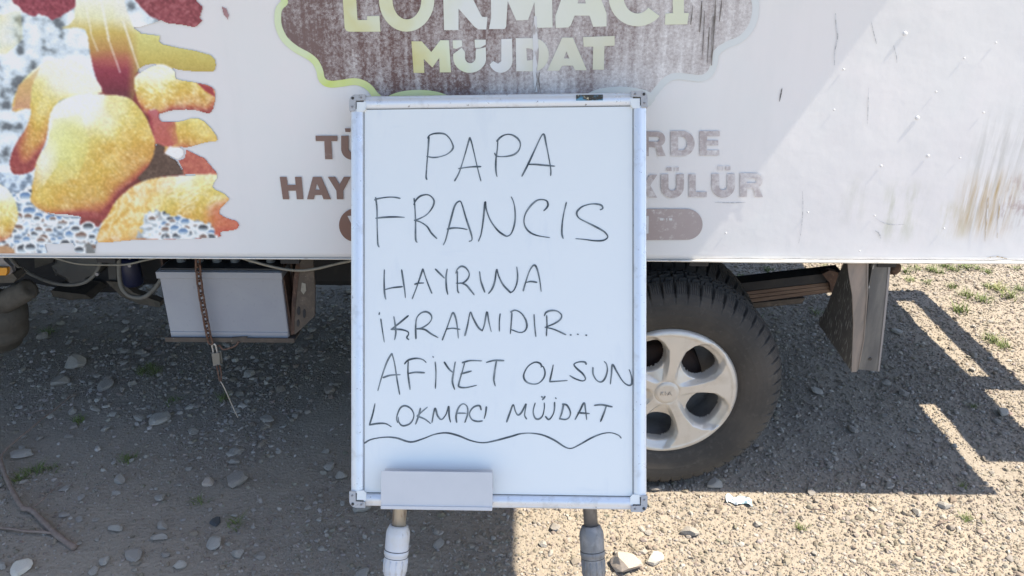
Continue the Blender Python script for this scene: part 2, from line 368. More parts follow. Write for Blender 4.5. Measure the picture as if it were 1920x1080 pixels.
# the side sheet with its lower edge rolled slightly outwards
nxs = 120; V = []; Fq = []
zs = [ZB + .001, ZB + .02, ZB + .05, .9, 1.1, 1.3, 1.5, 1.66]
xs = np.linspace(X0, X1, nxs)
for z in zs:
    for x in xs: V.append((x, 0.0015 * (fbm(x * 2.1, z * 2.1, 2, 3) - .5), z))
for i in range(len(zs) - 1):
    for j in range(nxs - 1): Fq.append((i * nxs + j, i * nxs + j + 1, (i + 1) * nxs + j + 1, (i + 1) * nxs + j))
panel = obj('side_panel', V, Fq, 'wall', truck, True)
sm = panel.modifiers.new('thickness', 'SOLIDIFY'); sm.thickness = .028; sm.offset = -1
# check side: faces look toward the camera
MB().box(X0, X1 - .002, .03, YF, ZB + .02, ZB + .06).build('floor', 'under', truck)
MB().box(X0, X1, .0, YF, 2.42, 2.46).build('roof', 'hatch', truck)
MB().box(X0, X1, YF - .03, YF, ZB + .061, 2.42).build('far_side_panel', 'hatch', truck)
MB().box(X1 - .03, X1, .03, YF - .031, ZB + .061, 2.42).build('rear_door', 'hatch', truck)
MB().box(X0, X0 + .03, .03, YF - .031, ZB + .061, 2.42).build('front_panel', 'hatch', truck)
MB().box(X0, X1, .0, .03, 2.2, 2.42).build('header_panel', 'hatch', truck)
MB().box(X1 - .5, X1 - .001, .001, .03, 1.661, 2.199).build('corner_panel', 'hatch', truck)
# opened serving hatch above the counter, then an unseen board added to shade the whiteboard
MB().box(X0 + .2, 1.336, -.49, -.01, 2.2, 2.226).build('serving_hatch', 'hatch', truck)
MB().box(X0 + .1, 1.66, -.75, -.447, 2.203, 2.223).build('added_shade_board', 'hatch', truck)
# lower edge trim: sheet metal lip, chipped, catching light
V = []; Fq = []; n = 260
for i, x in enumerate(np.linspace(X0, X1, n)):
    amp = .0 if x < .36 else min(1, (x - .36) * 4)
    wv = amp * (.006 * fbm(x * 9, 1.3, 3, 2) + .002)
    top = ZB + .003 + amp * .002 + amp * .004 * fbm(x * 22, 4.3, 3, 6)
    V += [(x, -.0020, top), (x, -.004 - wv * 1.6, ZB + .004 + wv * .3), (x, -.003 - wv, ZB), (x, .012, ZB - .0005)]
    if i:
        a = 4 * (i - 1); b = 4 * i
        Fq += [(a + k, a + k + 1, b + k + 1, b + k) for k in range(3)]
obj('edge_trim', V, Fq, 'trim', truck, True)

# ---- print on the side
LY = [0.0]
def flat(name, loops, layer, m, parent=panel):
    y = -.0022 - .0008 * layer
    W = [[Vector((*[wl(px, py)[k] for k in (0,)], y, wl(px, py)[2])) for px, py in lp] for lp in loops]
    tris = tessellate_polygon([[Vector((p.x, p.z, 0)) for p in lp] for lp in W])
    Vs = [p for lp in W for p in lp]
    Fs = []
    for t in tris:
        a, b, c = (Vs[i] for i in t); nrm = (b - a).cross(c - a)
        Fs.append(t if nrm.y < 0 else tuple(reversed(t)))
    return obj(name, Vs, Fs, m, parent)
def sm2(P, n=5, close=True): return [(p.x, p.y) for p in crom([Vector((a, b, 0)) for a, b in P], n, close)]
def ell(cx, cy, rx, ry, a0=0, a1=360, n=36): return [(cx + rx * math.cos(R(a0 + (a1 - a0) * i / n)), cy - ry * math.sin(R(a0 + (a1 - a0) * i / n))) for i in range(n + (0 if a1 - a0 == 360 else 1))]
low = [(536, -30), (541, 4), (530, 18), (528, 34), (530, 50), (540, 70), (560, 87), (582, 99), (597, 112), (606, 130), (610, 146), (622, 151), (642, 149), (665, 146), (685, 151), (700, 162), (714, 178),
       (760, 205), (960, 215), (1180, 200), (1216, 176), (1230, 160), (1247, 143), (1267, 136), (1292, 138), (1312, 140), (1325, 134), (1332, 118), (1335, 101), (1344, 88), (1362, 77), (1385, 67), (1402, 48), (1409, 25), (1408, 0), (1395, -30),
       (1340, -75), (1240, -100), (960, -125), (700, -105), (590, -80)]
badge = sm2(low, 4)
cxm, cym = 965, 30
def grow(P, d):
    out = []; k = len(P)
    for i in range(k):
        (x0, y0), (x1, y1) = P[i - 1], P[(i + 1) % k]; tx, ty = x1 - x0, y1 - y0; l = math.hypot(tx, ty) or 1
        out.append((P[i][0] + ty / l * d, P[i][1] - tx / l * d))
    return out
g1 = grow(badge, 13)
if sum(abs(p[0] - cxm) for p in g1) < sum(abs(p[0] - cxm) for p in badge): g1 = grow(badge, -13)
flat('logo_outline', [g1], 0, 'badge_rim')
flat('logo_badge', [badge], 1, 'badge')
flat('logo_arch', [ell(785, 192, 66, 24)], 2, 'badge_rim')
flat('logo_arch', [ell(1162, 184, 66, 22)], 2, 'badge_rim')
logo = {
 'L': [[(640, -58), (665, -58), (671, 37), (689, 37), (689, 30), (712, 29.5), (714, 59), (656, 59), (650, 57), (647, 52)]],
 'O': [ell(763, -2, 52, 61), ell(763.5, -1, 27, 37)],
 'K': [[(830, -58), (858, -58), (859, -18), (876, -58), (906, -58), (884, -8), (900, 24), (904, 31), (914, 32), (912, 55), (897, 54.5), (890, 50), (860, 16), (860, 56), (833, 56)]],
 'M': [[(920, -58), (947, -58), (979, -4), (1010, -58), (1034, -58), (1036, 51), (1009, 52), (1004, 48), (1002, 4), (990, 37), (968, 38), (952, 2), (949, 50), (946, 54), (917, 54), (921, 33)]],
 'A': [[(1072, -58), (1106, -58), (1137, 25), (1137, 49), (1112, 50), (1105, 29), (1077, 29), (1070, 47), (1065, 51), (1042, 52), (1041, 30)], [(1090, -28), (1083, 6), (1098, 6)]],
 'C': [ell(1195, -5, 54, 54, 62, 320, 30) + ell(1195, -6, 26, 31, 320, 62, 22)],
 'I': [[(1248, -60), (1288, -60), (1288, -42), (1281, -42), (1282, 24), (1291, 24), (1288, 45), (1246, 46), (1247, 25), (1261, 24), (1260, -41), (1248, -40)]],
}
for k, lp in logo.items(): flat('logo_letter', lp, 3, 'logo_text')
Ub = [(872, 97), (872, 107)] + ell(882, 107, 10, 11, 180, 360, 10)[1:] + [(892, 97), (893, 92), (911, 88), (911.5, 107)] + ell(881, 107, 31, 29, 0, -180, 22)[1:] + [(850, 101), (866, 89)]
name2 = {
 'M': [[(772, 77), (791, 77), (809, 97), (826, 75), (842, 75), (846, 135), (825, 135), (824, 108), (811, 126), (795, 110), (796, 136), (776, 136)]],
 'U': [Ub], 'U2': [[(849, 75), (866, 75), (867, 86), (856, 91), (850, 90)]], 'U3': [[(890, 74), (911, 74), (911, 83), (901, 89), (891, 89)]],
 'J': [[(940, 73), (960, 72), (961, 112)] + ell(939, 112, 22, 24, 0, -160, 16)[1:] + [(925, 114), (934, 119), (940, 114)]],
 'D': [[(967, 71), (1000, 71)] + ell(1000, 102, 29, 31, 88, -88, 16) + [(968, 133)], [(987, 90), (997, 91), (1004, 101), (998, 112), (988, 113)]],
 'A': [[(1054, 70), (1074, 70), (1100, 131), (1078, 131), (1074, 122.5), (1054, 122.5), (1048, 132), (1026, 132)], [(1062, 96), (1057, 109), (1067.5, 109)]],
 'T': [[(1093, 69), (1152, 67), (1152, 85), (1133, 86), (1132, 130), (1111, 130), (1112, 87), (1094, 87)]],
}
for k, lp in name2.items(): flat('logo_letter', lp, 3, 'logo_text2')
def Ul(x0, x1, y0, y1, t):
    c = (x0 + x1) / 2; ro = (x1 - x0) / 2; ri = ro - t
    return [[(x0, y0), (x0 + t, y0), (x0 + t, y1 - ro)] + ell(c, y1 - ro, ri, ri * .95, 180, 360, 12)[1:-1] + [(x1 - t, y1 - ro), (x1 - t, y0), (x1, y0), (x1, y1 - ro)] + ell(c, y1 - ro, ro, ro, 0, -180, 18)[1:]]
def Rl(x0, x1, y0, y1, t):
    m_ = y0 + (y1 - y0) * .62; rr = (m_ - y0) / 2
    return [[(x0, y0), (x1 - rr, y0)] + ell(x1 - rr, y0 + rr, rr, rr, 88, -60, 12) + [(x1 + 1, y1), (x1 - t * 1.05, y1), (x1 - rr - 3, m_ + 1), (x0 + t, m_ + 1), (x0 + t, y1), (x0, y1)],
            [(x0 + t, y0 + t * .75)] + ell(x1 - rr - 1, y0 + rr, rr - t * .75, rr - t * .75, 85, -85, 10) + [(x0 + t, m_ - t * .75)]]
slog = [
 [[(592, 254), (633, 254), (633, 264), (621.5, 264), (624, 298), (610, 298), (608.5, 264), (592.5, 264)]],
 Ul(640, 682, 254, 299, 14), [[(647, 240), (657, 240), (657.5, 247), (648, 247)]], [[(664, 240), (674, 240), (674.5, 247), (665, 247)]],
 [[(525, 331), (538, 331), (540, 346), (555, 346), (553.5, 331), (566, 331), (569.5, 373), (557, 373), (555.5, 357), (541, 357), (543, 373), (531, 373)]],
 [[(587, 331), (603, 331), (621, 373), (607, 373), (604, 365), (591, 365), (589, 373), (576, 373)], [(595, 344), (592, 355), (600, 355)]],
 [[(615, 331), (629, 331), (637, 345), (645, 331), (658, 331), (644, 357), (644.5, 373), (632, 373), (631, 357)]],
 Rl(1203, 1247, 246, 292, 13),
 [[(1257, 245), (1280, 245)] + ell(1280, 268.5, 22, 23.5, 85, -85, 14) + [(1257.5, 292)], [(1271, 256)] + ell(1279, 268.5, 9, 12.5, 80, -80, 8) + [(1271, 281)]],
 [[(1311, 245), (1349, 245), (1349, 255), (1325, 255), (1325, 262.5), (1346, 262.5), (1346, 272), (1325, 272), (1325, 281), (1348, 281), (1348, 291), (1311.5, 291)]],
 [[(1195, 327), (1208, 327), (1208, 343), (1218, 327), (1232, 327), (1219, 347), (1232, 370), (1217, 370), (1208, 354), (1208, 370), (1195, 370)]],
 Ul(1239, 1282, 326, 371, 14), [[(1250, 313), (1259, 313), (1259, 320), (1250, 320)]], [[(1264, 313), (1272.5, 313), (1272.5, 320), (1264, 320)]],
 [[(1291, 326), (1304, 326), (1304, 359), (1325, 359), (1325, 369), (1291.5, 369)]],
 Ul(1334, 1377, 325, 370, 14), [[(1346, 311), (1355, 311), (1355, 319), (1346, 319)]], [[(1360, 311), (1369, 311), (1369, 319), (1360, 319)]],
 Rl(1387, 1429, 324, 369, 13),
]
for lp in slog: flat('slogan_letter', lp, 1, 'brown_text')
pill = ell(666, 421.5, 30, 31, 90, 270, 16) + ell(1287, 420, 30, 29, -90, 90, 16)
flat('slogan_pill', [pill], 1, 'pill')
flat('pill_mark', [[(652, 404), (664, 403), (668, 424), (660, 420)]], 2, 'pill_text')
flat('pill_mark', [[(1206, 404), (1216, 404), (1215.5, 437), (1208, 437)]], 2, 'pill_text')
for a, b in ((1237, 1243.5), (1249, 1250.5), (1254, 1260)): flat('pill_mark', [[(a, 408), (b, 408), (b, 412.5), (a, 412.5)]], 2, 'pill_text')

# ---- the printed food picture: a film of its own outline, colours worked out point by point
def inpoly(P, x, y):
    c = np.zeros(x.shape, bool); k = len(P)
    for i in range(k):
        (xa, ya), (xb, yb) = P[i], P[i - 1]
        cond = ((ya > y) != (yb > y)) & (x < (xb - xa) * (y - ya) / ((yb - ya) or 1e-9) + xa)
        c ^= cond
    return c
def edged(P, x, y):
    d = np.full(x.shape, 1e9); k = len(P)
    for i in range(k):
        (xa, ya), (xb, yb) = P[i], P[i - 1]; dx, dy = xb - xa, yb - ya; l = dx * dx + dy * dy or 1e-9
        t = np.clip(((x - xa) * dx + (y - ya) * dy) / l, 0, 1)
        d = np.minimum(d, np.hypot(x - xa - t * dx, y - ya - t * dy))
    return d
STEP = 1.6
px_, py_ = np.meshgrid(np.arange(-60, 452, STEP), np.arange(-60, 475.6, STEP))
wx = px_ + 4 * (vn(px_ / 9, py_ / 9, 3) - .5); wy = py_ + 4 * (vn(px_ / 9, py_ / 9, 4) - .5)
C = np.zeros(px_.shape + (3,)); A = np.zeros(px_.shape, bool)
grain = fbm(px_ / 4.0, py_ / 4.0, 3, 7); mid = fbm(px_ / 30, py_ / 30, 3, 8); sp = vn(px_ / 2.2, py_ / 2.2, 12)
def put(mask, col, soft=None):
    global C, A
    col = np.broadcast_to(np.asarray(col, float), C.shape)
    k = mask.astype(float)[..., None] if soft is None else (mask * soft)[..., None]
    C = C * (1 - k) + col * k; A |= mask
def grad(t, stops):
    t = np.clip(t, 0, 1); out = np.zeros(t.shape + (3,))
    ps = [s[0] for s in stops]
    for ch in range(3): out[..., ch] = np.interp(t, ps, [s[1][ch] for s in stops])
    return out
# frothing oil behind
base_poly = sm2([(-60, -60), (330, -60), (300, 40), (200, 60), (260, 130), (262, 200), (200, 330), (60, 420), (60, 476), (-60, 476)], 3)
t = fbm(px_ / 26, py_ / 20, 4, 2)
oil = grad((t - .28) * 2.2, [(0, (95, 105, 118)), (.14, (150, 165, 180)), (.3, (190, 208, 228)), (.55, (214, 226, 240)), (1, (226, 232, 240))])
put(inpoly(base_poly, px_, py_), oil)
put(inpoly([(-60, 40), (40, 20), (45, 70), (15, 100), (-60, 110)], wx, wy), (205, 205, 160), .7 * mid)
# bubbles
bpoly = [(-60, 320), (60, 325), (62, 390), (110, 405), (195, 410), (182, 455), (178, 475), (-60, 476)]
bub = inpoly(bpoly, px_, py_)
put(bub, grad(fbm(px_ / 10, py_ / 7, 3, 5), [(0, (80, 95, 115)), (.42, (130, 150, 175)), (.55, (195, 215, 238)), (1, (225, 234, 244))]))
b2 = inpoly([(285, 392), (330, 398), (405, 420), (410, 446), (300, 449), (262, 440)], px_, py_)
def bubbles(n, x0, x1, y0, y1, rmin, rmax, seed, area):
    r_ = np.random.default_rng(seed)
    for _ in range(n):
        cx, cy, ra = r_.uniform(x0, x1), r_.uniform(y0, y1), r_.uniform(rmin, rmax)
        d = np.hypot((px_ - cx) / ra, (py_ - cy) / (ra * .72)); mk = (d < 1) & area
        if not mk.any(): continue
        sh = (py_ - cy) / (ra * .72)
        tone = r_.choice(3)
        dark = [(48, 54, 66), (112, 84, 74), (86, 124, 176)][tone]
        put(mk, grad(np.where(d > .72, .9, .5 + .5 * sh), [(0, (120, 135, 150)), (.35, dark), (.7, (180, 198, 215)), (.92, (232, 238, 245)), (1, (240, 243, 248))]))
P1 = [(-60, -60), (190, -60), (152, 4), (135, 18), (118, 28), (100, 37), (86, 30), (75, 25), (62, 32), (47, 22), (27, 4), (10, -20)]
put(inpoly(P1, wx, wy), grad(grain, [(0, (100, 35, 55)), (.5, (135, 58, 78)), (1, (165, 95, 110))]))
P2 = [(230, -40), (257, 4), (282, 30), (317, 45), (337, 46), (367, 52), (382, 38), (376, 33), (382, 12), (370, 2), (365, -40)]
put(inpoly(P2, px_, py_), grad(grain, [(0, (96, 40, 54)), (.5, (132, 62, 76)), (1, (176, 120, 130))]))
put(inpoly([(414, 9), (425, 15), (430, 27), (429, 39), (420, 29)], px_, py_), (146, 116, 126))
# tall piece
put(inpoly([(185, 140), (262, 135), (300, 215), (292, 270), (300, 300), (330, 305), (350, 327), (250, 352), (185, 425), (150, 420), (170, 300)], px_, py_), grad(mid, [(0, (92, 38, 46)), (1, (140, 64, 66))]))
P4 = sm2([(150, -60), (215, -60), (250, 50), (300, 66), (306, 82), (395, 102), (404, 131), (385, 135), (335, 131), (307, 121), (275, 122), (255, 140), (250, 187), (215, 178), (195, 172), (180, 142), (170, 100), (160, 55), (117, 52), (140, 35)], 3)
mk = inpoly(P4, px_, py_)
c4 = grad((py_ + 14 * (mid - .5)) / 190, [(0, (222, 228, 222)), (.16, (214, 218, 190)), (.32, (190, 172, 100)), (.5, (172, 132, 82)), (.60, (160, 85, 85)), (.68, (135, 50, 74)), (.85, (112, 38, 62)), (1, (85, 40, 55))])
c4r = grad((py_ - 40) / 95 + .3 * (mid - .5), [(0, (214, 222, 205)), (.35, (196, 196, 130)), (.75, (184, 172, 98)), (1, (168, 150, 84))])
kx = np.clip((px_ - 238) / 24, 0, 1)[..., None]
put(mk, c4 * (1 - kx) + c4r * kx)
put(mk & (px_ > 215), (222, 226, 230), np.clip((62 - py_) / 40, 0, 1) * np.clip((px_ - 200) / 50, 0, 1))
GOLD = [(0, (226, 230, 233)), (.13, (223, 227, 220)), (.22, (216, 214, 162)), (.36, (207, 194, 114)), (.55, (200, 168, 84)), (.74, (190, 142, 80)), (.89, (174, 100, 78)), (1, (140, 60, 66))]
def dough(P, top, bot, lean=0.0, gold=GOLD, edge=.3, speck=.08, shift=0.0, crust=.35, ang=.9):
    global C
    Q = sm2(P, 3); m_ = inpoly(Q, px_, py_); d = edged(Q, px_, py_)
    t_ = (py_ - top) / (bot - top) + lean * (px_ - np.mean([p[0] for p in P])) / 120 + .30 * (fbm(px_ / 45, py_ / 45, 2, 18) - .5) + shift
    t_ = t_ + edge * np.clip(1 - d / 20, 0, 1) ** 1.4 * np.clip((py_ - top) / (bot - top) * 1.4 - .2, 0, 1)
    col = grad(t_, gold); col = col + (70 * speck * 6 * (grain - .5))[..., None] * np.clip(t_ * 4 - .4, 0, 1)[..., None] * np.array([1, .95, .7])
    ca_, sa_ = math.cos(ang), math.sin(ang)
    ru, rv = px_ * ca_ + py_ * sa_, -px_ * sa_ + py_ * ca_
    rid = 1 - np.abs(2 * fbm(ru / 16, rv / 3.2, 3, 51) - 1); pat = fbm(px_ / 28, py_ / 28, 3, 52)
    kc = (crust * np.clip((rid - .70) * 5, 0, 1) * np.clip((pat - .36) * 5, 0, 1) * np.clip(1.25 - t_ * .9, 0, 1))[..., None]
    col = col * (1 - kc) + np.array([234, 230, 208]) * kc
    dk = (.22 * np.clip((.55 - rid) * 3, 0, 1) * np.clip(t_ * 2 - .3, 0, 1))[..., None]; col = col * (1 - dk) + np.array([150, 96, 60]) * dk
    hot = (sp > .80) & (t_ > .2) & (t_ < .8); col = np.where(hot[..., None], col * .5 + np.array([240, 232, 190]) * .5, col)
    put(m_, np.clip(col, 0, 255)); return m_
dough([(110, 110), (75, 122), (37, 160), (24, 207), (50, 203), (60, 207), (50, 240), (32, 267), (20, 300), (27, 326), (62, 320), (75, 290), (88, 260), (95, 214), (112, 190), (150, 177), (193, 173), (175, 140), (150, 117)], 118, 330, -.15)
put(inpoly([(78, 124), (60, 165), (58, 205), (50, 203), (24, 207), (37, 160)], wx, wy), grad((py_ - 120) / 90, [(0, (206, 200, 170)), (.4, (196, 160, 110)), (1, (188, 140, 130))]), .8)
dough([(295, 120), (265, 134), (252, 152), (260, 190), (277, 217), (300, 214), (325, 207), (362, 206), (395, 212), (405, 185), (400, 163), (370, 154), (332, 147), (330, 134), (315, 123)], 122, 232, .1, edge=.25, crust=.95, ang=.5)
put(inpoly([(370, 154), (400, 163), (405, 182), (385, 170)], px_, py_), (150, 55, 66))
dough([(280, 207), (295, 205), (302, 226), (335, 227), (367, 220), (390, 232), (410, 262), (387, 267), (350, 277), (335, 275), (310, 286), (300, 276), (292, 267), (287, 225)], 190, 320, 0, edge=.2)
put(inpoly([(280, 207), (295, 205), (302, 226), (330, 228), (335, 270), (318, 275), (300, 276), (288, 262)], wx, wy), (166, 72, 86), .8 * np.clip((348 - px_ + 30 * (mid - .5)) / 28, 0, 1))
put(inpoly([(295, 268), (310, 275), (309, 287), (332, 300), (347, 325), (340, 327), (300, 331), (268, 342), (258, 332), (280, 312), (287, 287)], px_, py_), grad(grain, [(0, (70, 54, 52)), (1, (98, 80, 74))]))
put(inpoly([(350, 279), (385, 296), (410, 326), (347, 327), (334, 300), (346, 296)], px_, py_), grad(grain, [(0, (158, 76, 76)), (1, (192, 122, 104))]))
put(inpoly(ell(325, 286, 22, 13), px_, py_) & inpoly([(309, 287), (318, 274), (346, 276), (346, 294), (335, 300)], px_, py_), (222, 224, 232))
mD = dough([(255, 345), (300, 332), (355, 328), (408, 327), (400, 350), (422, 362), (430, 375), (412, 395), (425, 407), (447, 415), (445, 430), (415, 435), (410, 445), (325, 449), (250, 450), (185, 454), (190, 425), (200, 400), (220, 375)], 318, 470, .18, edge=.2, crust=.9, ang=-.5)
put(mD & (px_ < 330), grad(np.abs(np.sin((px_ * .8 + py_ * .75) / 9 + 9 * fbm(px_ / 22, py_ / 22, 3, 31))) * .6 + .6 * (grain - .2), [(0, (206, 150, 70)), (.5, (218, 186, 112)), (1, (230, 228, 214))]), .75 * np.clip((322 - px_ - .6 * (py_ - 390)) / 60, 0, 1))
put(mD & (px_ > 360), (188, 92, 78), .65 * np.clip((px_ - 375) / 30, 0, 1) * np.clip((py_ - 372 - .3 * (410 - px_)) / 18, 0, 1))
b2p = [(270, 398), (290, 392), (330, 398), (405, 420), (410, 446), (300, 449), (256, 446)]
b2 = inpoly(b2p, px_, py_) & ((edged(b2p, px_, py_) + 14 * (vn(px_ / 7, py_ / 7, 33) - .6) > 2) | (py_ > 440))
put(b2, grad(fbm(px_ / 9, py_ / 6, 3, 5), [(0, (110, 100, 100)), (.4, (170, 185, 200)), (.55, (215, 226, 236)), (1, (232, 236, 242))]))
bubbles(50, 285, 408, 396, 446, 5, 14, 4, b2)
dough([(150, 176), (200, 177), (240, 182), (265, 205), (277, 225), (287, 250), (292, 268), (285, 300), (260, 332), (225, 360), (210, 390), (195, 412), (175, 410), (125, 402), (95, 400), (72, 390), (57, 372), (65, 332), (70, 300), (85, 277), (93, 257), (95, 215), (112, 192)],
      178, 440, .26, edge=.32)
put(inpoly([(100, 225), (150, 215), (170, 260), (150, 330), (95, 350), (72, 320), (90, 270)], wx, wy), (208, 218, 150), .55 * np.clip(1.3 - np.hypot((px_ - 120) / 60, (py_ - 270) / 80), 0, 1))
put(inpoly([(57, 372), (65, 332), (70, 300), (85, 277), (93, 257), (125, 262), (110, 310), (80, 350)], px_, py_), (226, 230, 228), .85 * np.clip(1.15 - np.hypot((px_ - 82) / 30, (py_ - 300) / 55), 0, 1))
bubbles(150, -60, 190, 350, 474, 6, 16, 9, bub & ~inpoly([(57, 372), (95, 400), (195, 412), (260, 300), (95, 260)], px_, py_))
dough([(-60, 330), (0, 344), (25, 367), (35, 400), (28, 425), (10, 450), (-60, 455)], 335, 470, 0, edge=.2, shift=-.1, crust=.9)
put(inpoly(ell(2, 472, 27, 12), px_, py_), (176, 140, 110))
put(inpoly([(160, 456), (170, 455), (181, 476), (163, 476)], px_, py_), (112, 118, 124))
for (xa, ya, xb, yb, wd) in ((187, -20, 205, 75, 2.2), (205, 75, 226, 135, 1.2), (163, 15, 172, 60, 1), (170, 60, 184, 95, 1), (232, 40, 250, 95, 2), (250, 95, 262, 132, 1.2)):
    tt = np.clip(((px_ - xa) * (xb - xa) + (py_ - ya) * (yb - ya)) / ((xb - xa) ** 2 + (yb - ya) ** 2), 0, 1)
    put((np.hypot(px_ - xa - tt * (xb - xa), py_ - ya - tt * (yb - ya)) < wd) & A, (228, 230, 232), .75)
A &= ~inpoly([(86, 458), (138, 456), (141, 480), (92, 480)], px_, py_)
Af = A.astype(float)
for _ in range(1):                                    # the print is a soft photograph
    num = np.zeros_like(C); den = np.zeros(A.shape)
    for dy in (-1, 0, 1):
        for dx in (-1, 0, 1):
            num += np.roll(np.roll(C * Af[..., None], dy, 0), dx, 1); den += np.roll(np.roll(Af, dy, 0), dx, 1)
    C = np.where(A[..., None], num / np.maximum(den, 1e-6)[..., None], C)
C = C * .93 + np.array([214, 208, 188]) * .07
C = np.clip((C - 150) * 1.10 + 148 + (10 * (sp - .5) + 16 * (grain - .5) + 10 * (mid - .5))[..., None], 0, 240)
alb = np.clip(lin(C) / lin((205, 210, 222)) * np.array([.70, .705, .735]), .004, .86)
h, wd = px_.shape
Pw = np.zeros((h, wd, 3)); 
o00, oxx = wl(0, 0), None
d_ = np.array([[(px - 960) / FPX for px in px_[0]]])
# vectorised intersection with the side plane
dirs = np.array(CF)[None, None] + np.array(CR)[None, None] * ((px_ - 960) / FPX)[..., None] - np.array(CU)[None, None] * ((py_ - 540) / FPX)[..., None]
p0 = np.array(MT @ Vector((0, 0, 0))); nn = np.array(TN)
tt = ((p0 - np.array(CP)) @ nn) / (dirs @ nn)
world = np.array(CP) + dirs * tt[..., None]
loc = world @ np.array(MTi.to_3x3()).T + np.array(MTi.translation)
loc[..., 1] = -.0026
ids = np.arange(h * wd).reshape(h, wd)
keep = A[:-1, :-1] & A[1:, 1:] & A[:-1, 1:] & A[1:, :-1]
q = np.stack([ids[:-1, :-1], ids[1:, :-1], ids[1:, 1:], ids[:-1, 1:]], -1)[keep]
u, inv = np.unique(q, return_inverse=True)
npmesh('food_picture', loc.reshape(-1, 3)[u], inv.reshape(-1, 4), 'food', panel, col=alb.reshape(-1, 3)[u])

# ---- dents, rivets, scratches on the panel
def dome(px, py, rpx, hgt, m='rivet', name='rivet'):
    rpx *= .8; hgt = .0006 + hgt * .2
    c = wl(px, py); r_ = rpx * 2.0 / FPX
    MB().lathe([(r_, 0.0005), (r_ * .9, -hgt * .45), (r_ * .6, -hgt * .8), (r_ * .25, -hgt), (.00005, -hgt * 1.02)], (c.x, -.0012, c.z), (0, 1, 0), 14).build(name, m, panel, True)
for a in ((1697, 63, 5, .006), (1720, 221, 5, .005), (1652, 311, 3, .003), (1740, 292, 3.5, .003), (1582, 130, 2.5, .002), (1564, 206, 2, .002), (1808, 109, 2.2, .002), (1755, 172, 2, .002), (1612, 470, 2, .002),
          (1770, 428, 2, .002), (1844, 211, 2, .002), (1867, 80, 2, .002), (1515, 398, 2, .002), (1361, 437, 2, .002), (1640, 404, 1.8, .002), (1800, 296, 2, .002)): dome(*a)
def mark(pts, wpx, m, name='scratch', yq=-.0021):
    P = crom([wl(px, py) for px, py in pts], 5); wdt = wpx * 1.3 / FPX; V = []; Fq = []
    for i, p in enumerate(P):
        a, b = P[max(i - 1, 0)], P[min(i + 1, len(P) - 1)]; t_ = (b - a).normalized(); nv = Vector((-t_.z, 0, t_.x)) * wdt * (.35 + .65 * math.sin(math.pi * min(max(i / (len(P) - 1), .08), .92)))
        V += [(p.x + nv.x / 2, yq, p.z + nv.z / 2), (p.x - nv.x / 2, yq, p.z - nv.z / 2)]
        if i: k = 2 * i; Fq.append((k - 2, k - 1, k + 1, k))
    obj(name, V, Fq, m, panel)
mark([(1566, 25), (1567, 45), (1570, 70), (1565, 95), (1564, 122)], 2.6, 'scratch'); mark([(1466, 164), (1464, 175), (1461, 190)], 3.4, 'crack')
mark([(1633, 40), (1637, 60), (1643, 82)], 1.6, 'scratch'); mark([(1628, 165), (1627, 200), (1626, 232)], 1.8, 'scratch')
mark([(1504, 358), (1505, 390), (1502, 430), (1497, 456)], 1.6, 'scratch'); mark([(1675, 85), (1680, 105), (1681, 118)], 1.5, 'scratch')
mark([(1340, 379), (1370, 380), (1398, 379)], 2, 'scratch'); mark([(1640, 408), (1655, 417), (1672, 421), (1695, 420)], 1.5, 'scratch')
mark([(1640, 432), (1648, 438), (1651, 447)], 4, 'scratch')
mark([(1852, 370), (1850, 410), (1846, 452)], 4.5, 'rust_streak', 'rust_streak'); mark([(1873, 372), (1872, 410), (1869, 446)], 4.5, 'rust_streak', 'rust_streak')
BY = -.0052
mark([(1004, 30), (1003, 60), (1005, 100), (1003, 130), (1005, 172)], 15, 'flake', 'flaked_strip', BY); mark([(1012, 134), (1010, 150), (1014, 174)], 2.6, 'drip', 'drip_stain', BY - .0004); mark([(1005, 134), (1007, 150), (1003, 170)], 2, 'drip', 'drip_stain', BY - .0004)
for dx, y0, y1, wq in ((1315, 2, 60, 4), (1320, 20, 110, 3), (1341, -4, 70, 4), (1337, 30, 122, 6), (1329, 50, 118, 3), (1352, 0, 40, 3), (1298, 10, 46, 3)):
    mark([(dx, y0), (dx - 1, (y0 * 2 + y1) / 3), (dx - 2.5, (y0 + y1 * 2) / 3), (dx - 4, y1)], wq, 'drip', 'drip_stain', BY - .0003)
mark([(1850, 483), (1868, 480.5), (1888, 485)], 3.5, 'rust_streak', 'rust_streak')

HZ0 = wl(1250, 736.5, .035).z
# ---- under the body
def slab(name, poly, yl, th, m, parent=truck, smooth=False, bevel=.0015):
    A_ = [wl(px, py, yl) for px, py in poly]; B_ = [Vector((p.x, yl + th, p.z)) for p in A_]
    return MB().prism(A_, B_).build(name, m, parent, smooth, bevel)
def pipe(name, pts, yl, rpx, m, parent=truck, seg=10):
    ys = yl if hasattr(yl, '__len__') else [yl] * len(pts)
    P = crom([wl(px, py, y) for (px, py), y in zip(pts, ys)], 6)
    return MB().tube(P, rpx * 2.3 / FPX, seg).build(name, m, parent, True)
MB().box(X0, 1.85, .50, .57, .60, .74).build('chassis_rail', 'under', truck, bevel=.004)
MB().box(X0, 1.85, 1.15, 1.22, .60, .74).build('chassis_rail', 'under', truck, bevel=.004)
for x in (-1.9, -1.2, -.4, .35, 1.2, 1.7): MB().box(x - .03, x + .03, .571, 1.149, .64, .72).build('cross_member', 'under', truck)
for x in (-2.2, -1.7, -1.1, -.6, 0, .5, 1.0, 1.5): MB().box(x - .025, x + .025, .04, YF - .04, ZB - .03, ZB + .019).build('floor_joist', 'under', truck)
MB().box(X0, .95, 1.45, 1.49, .24, .73).build('added_light_block', 'under', truck)  # unseen panel added to keep light out from under the truck
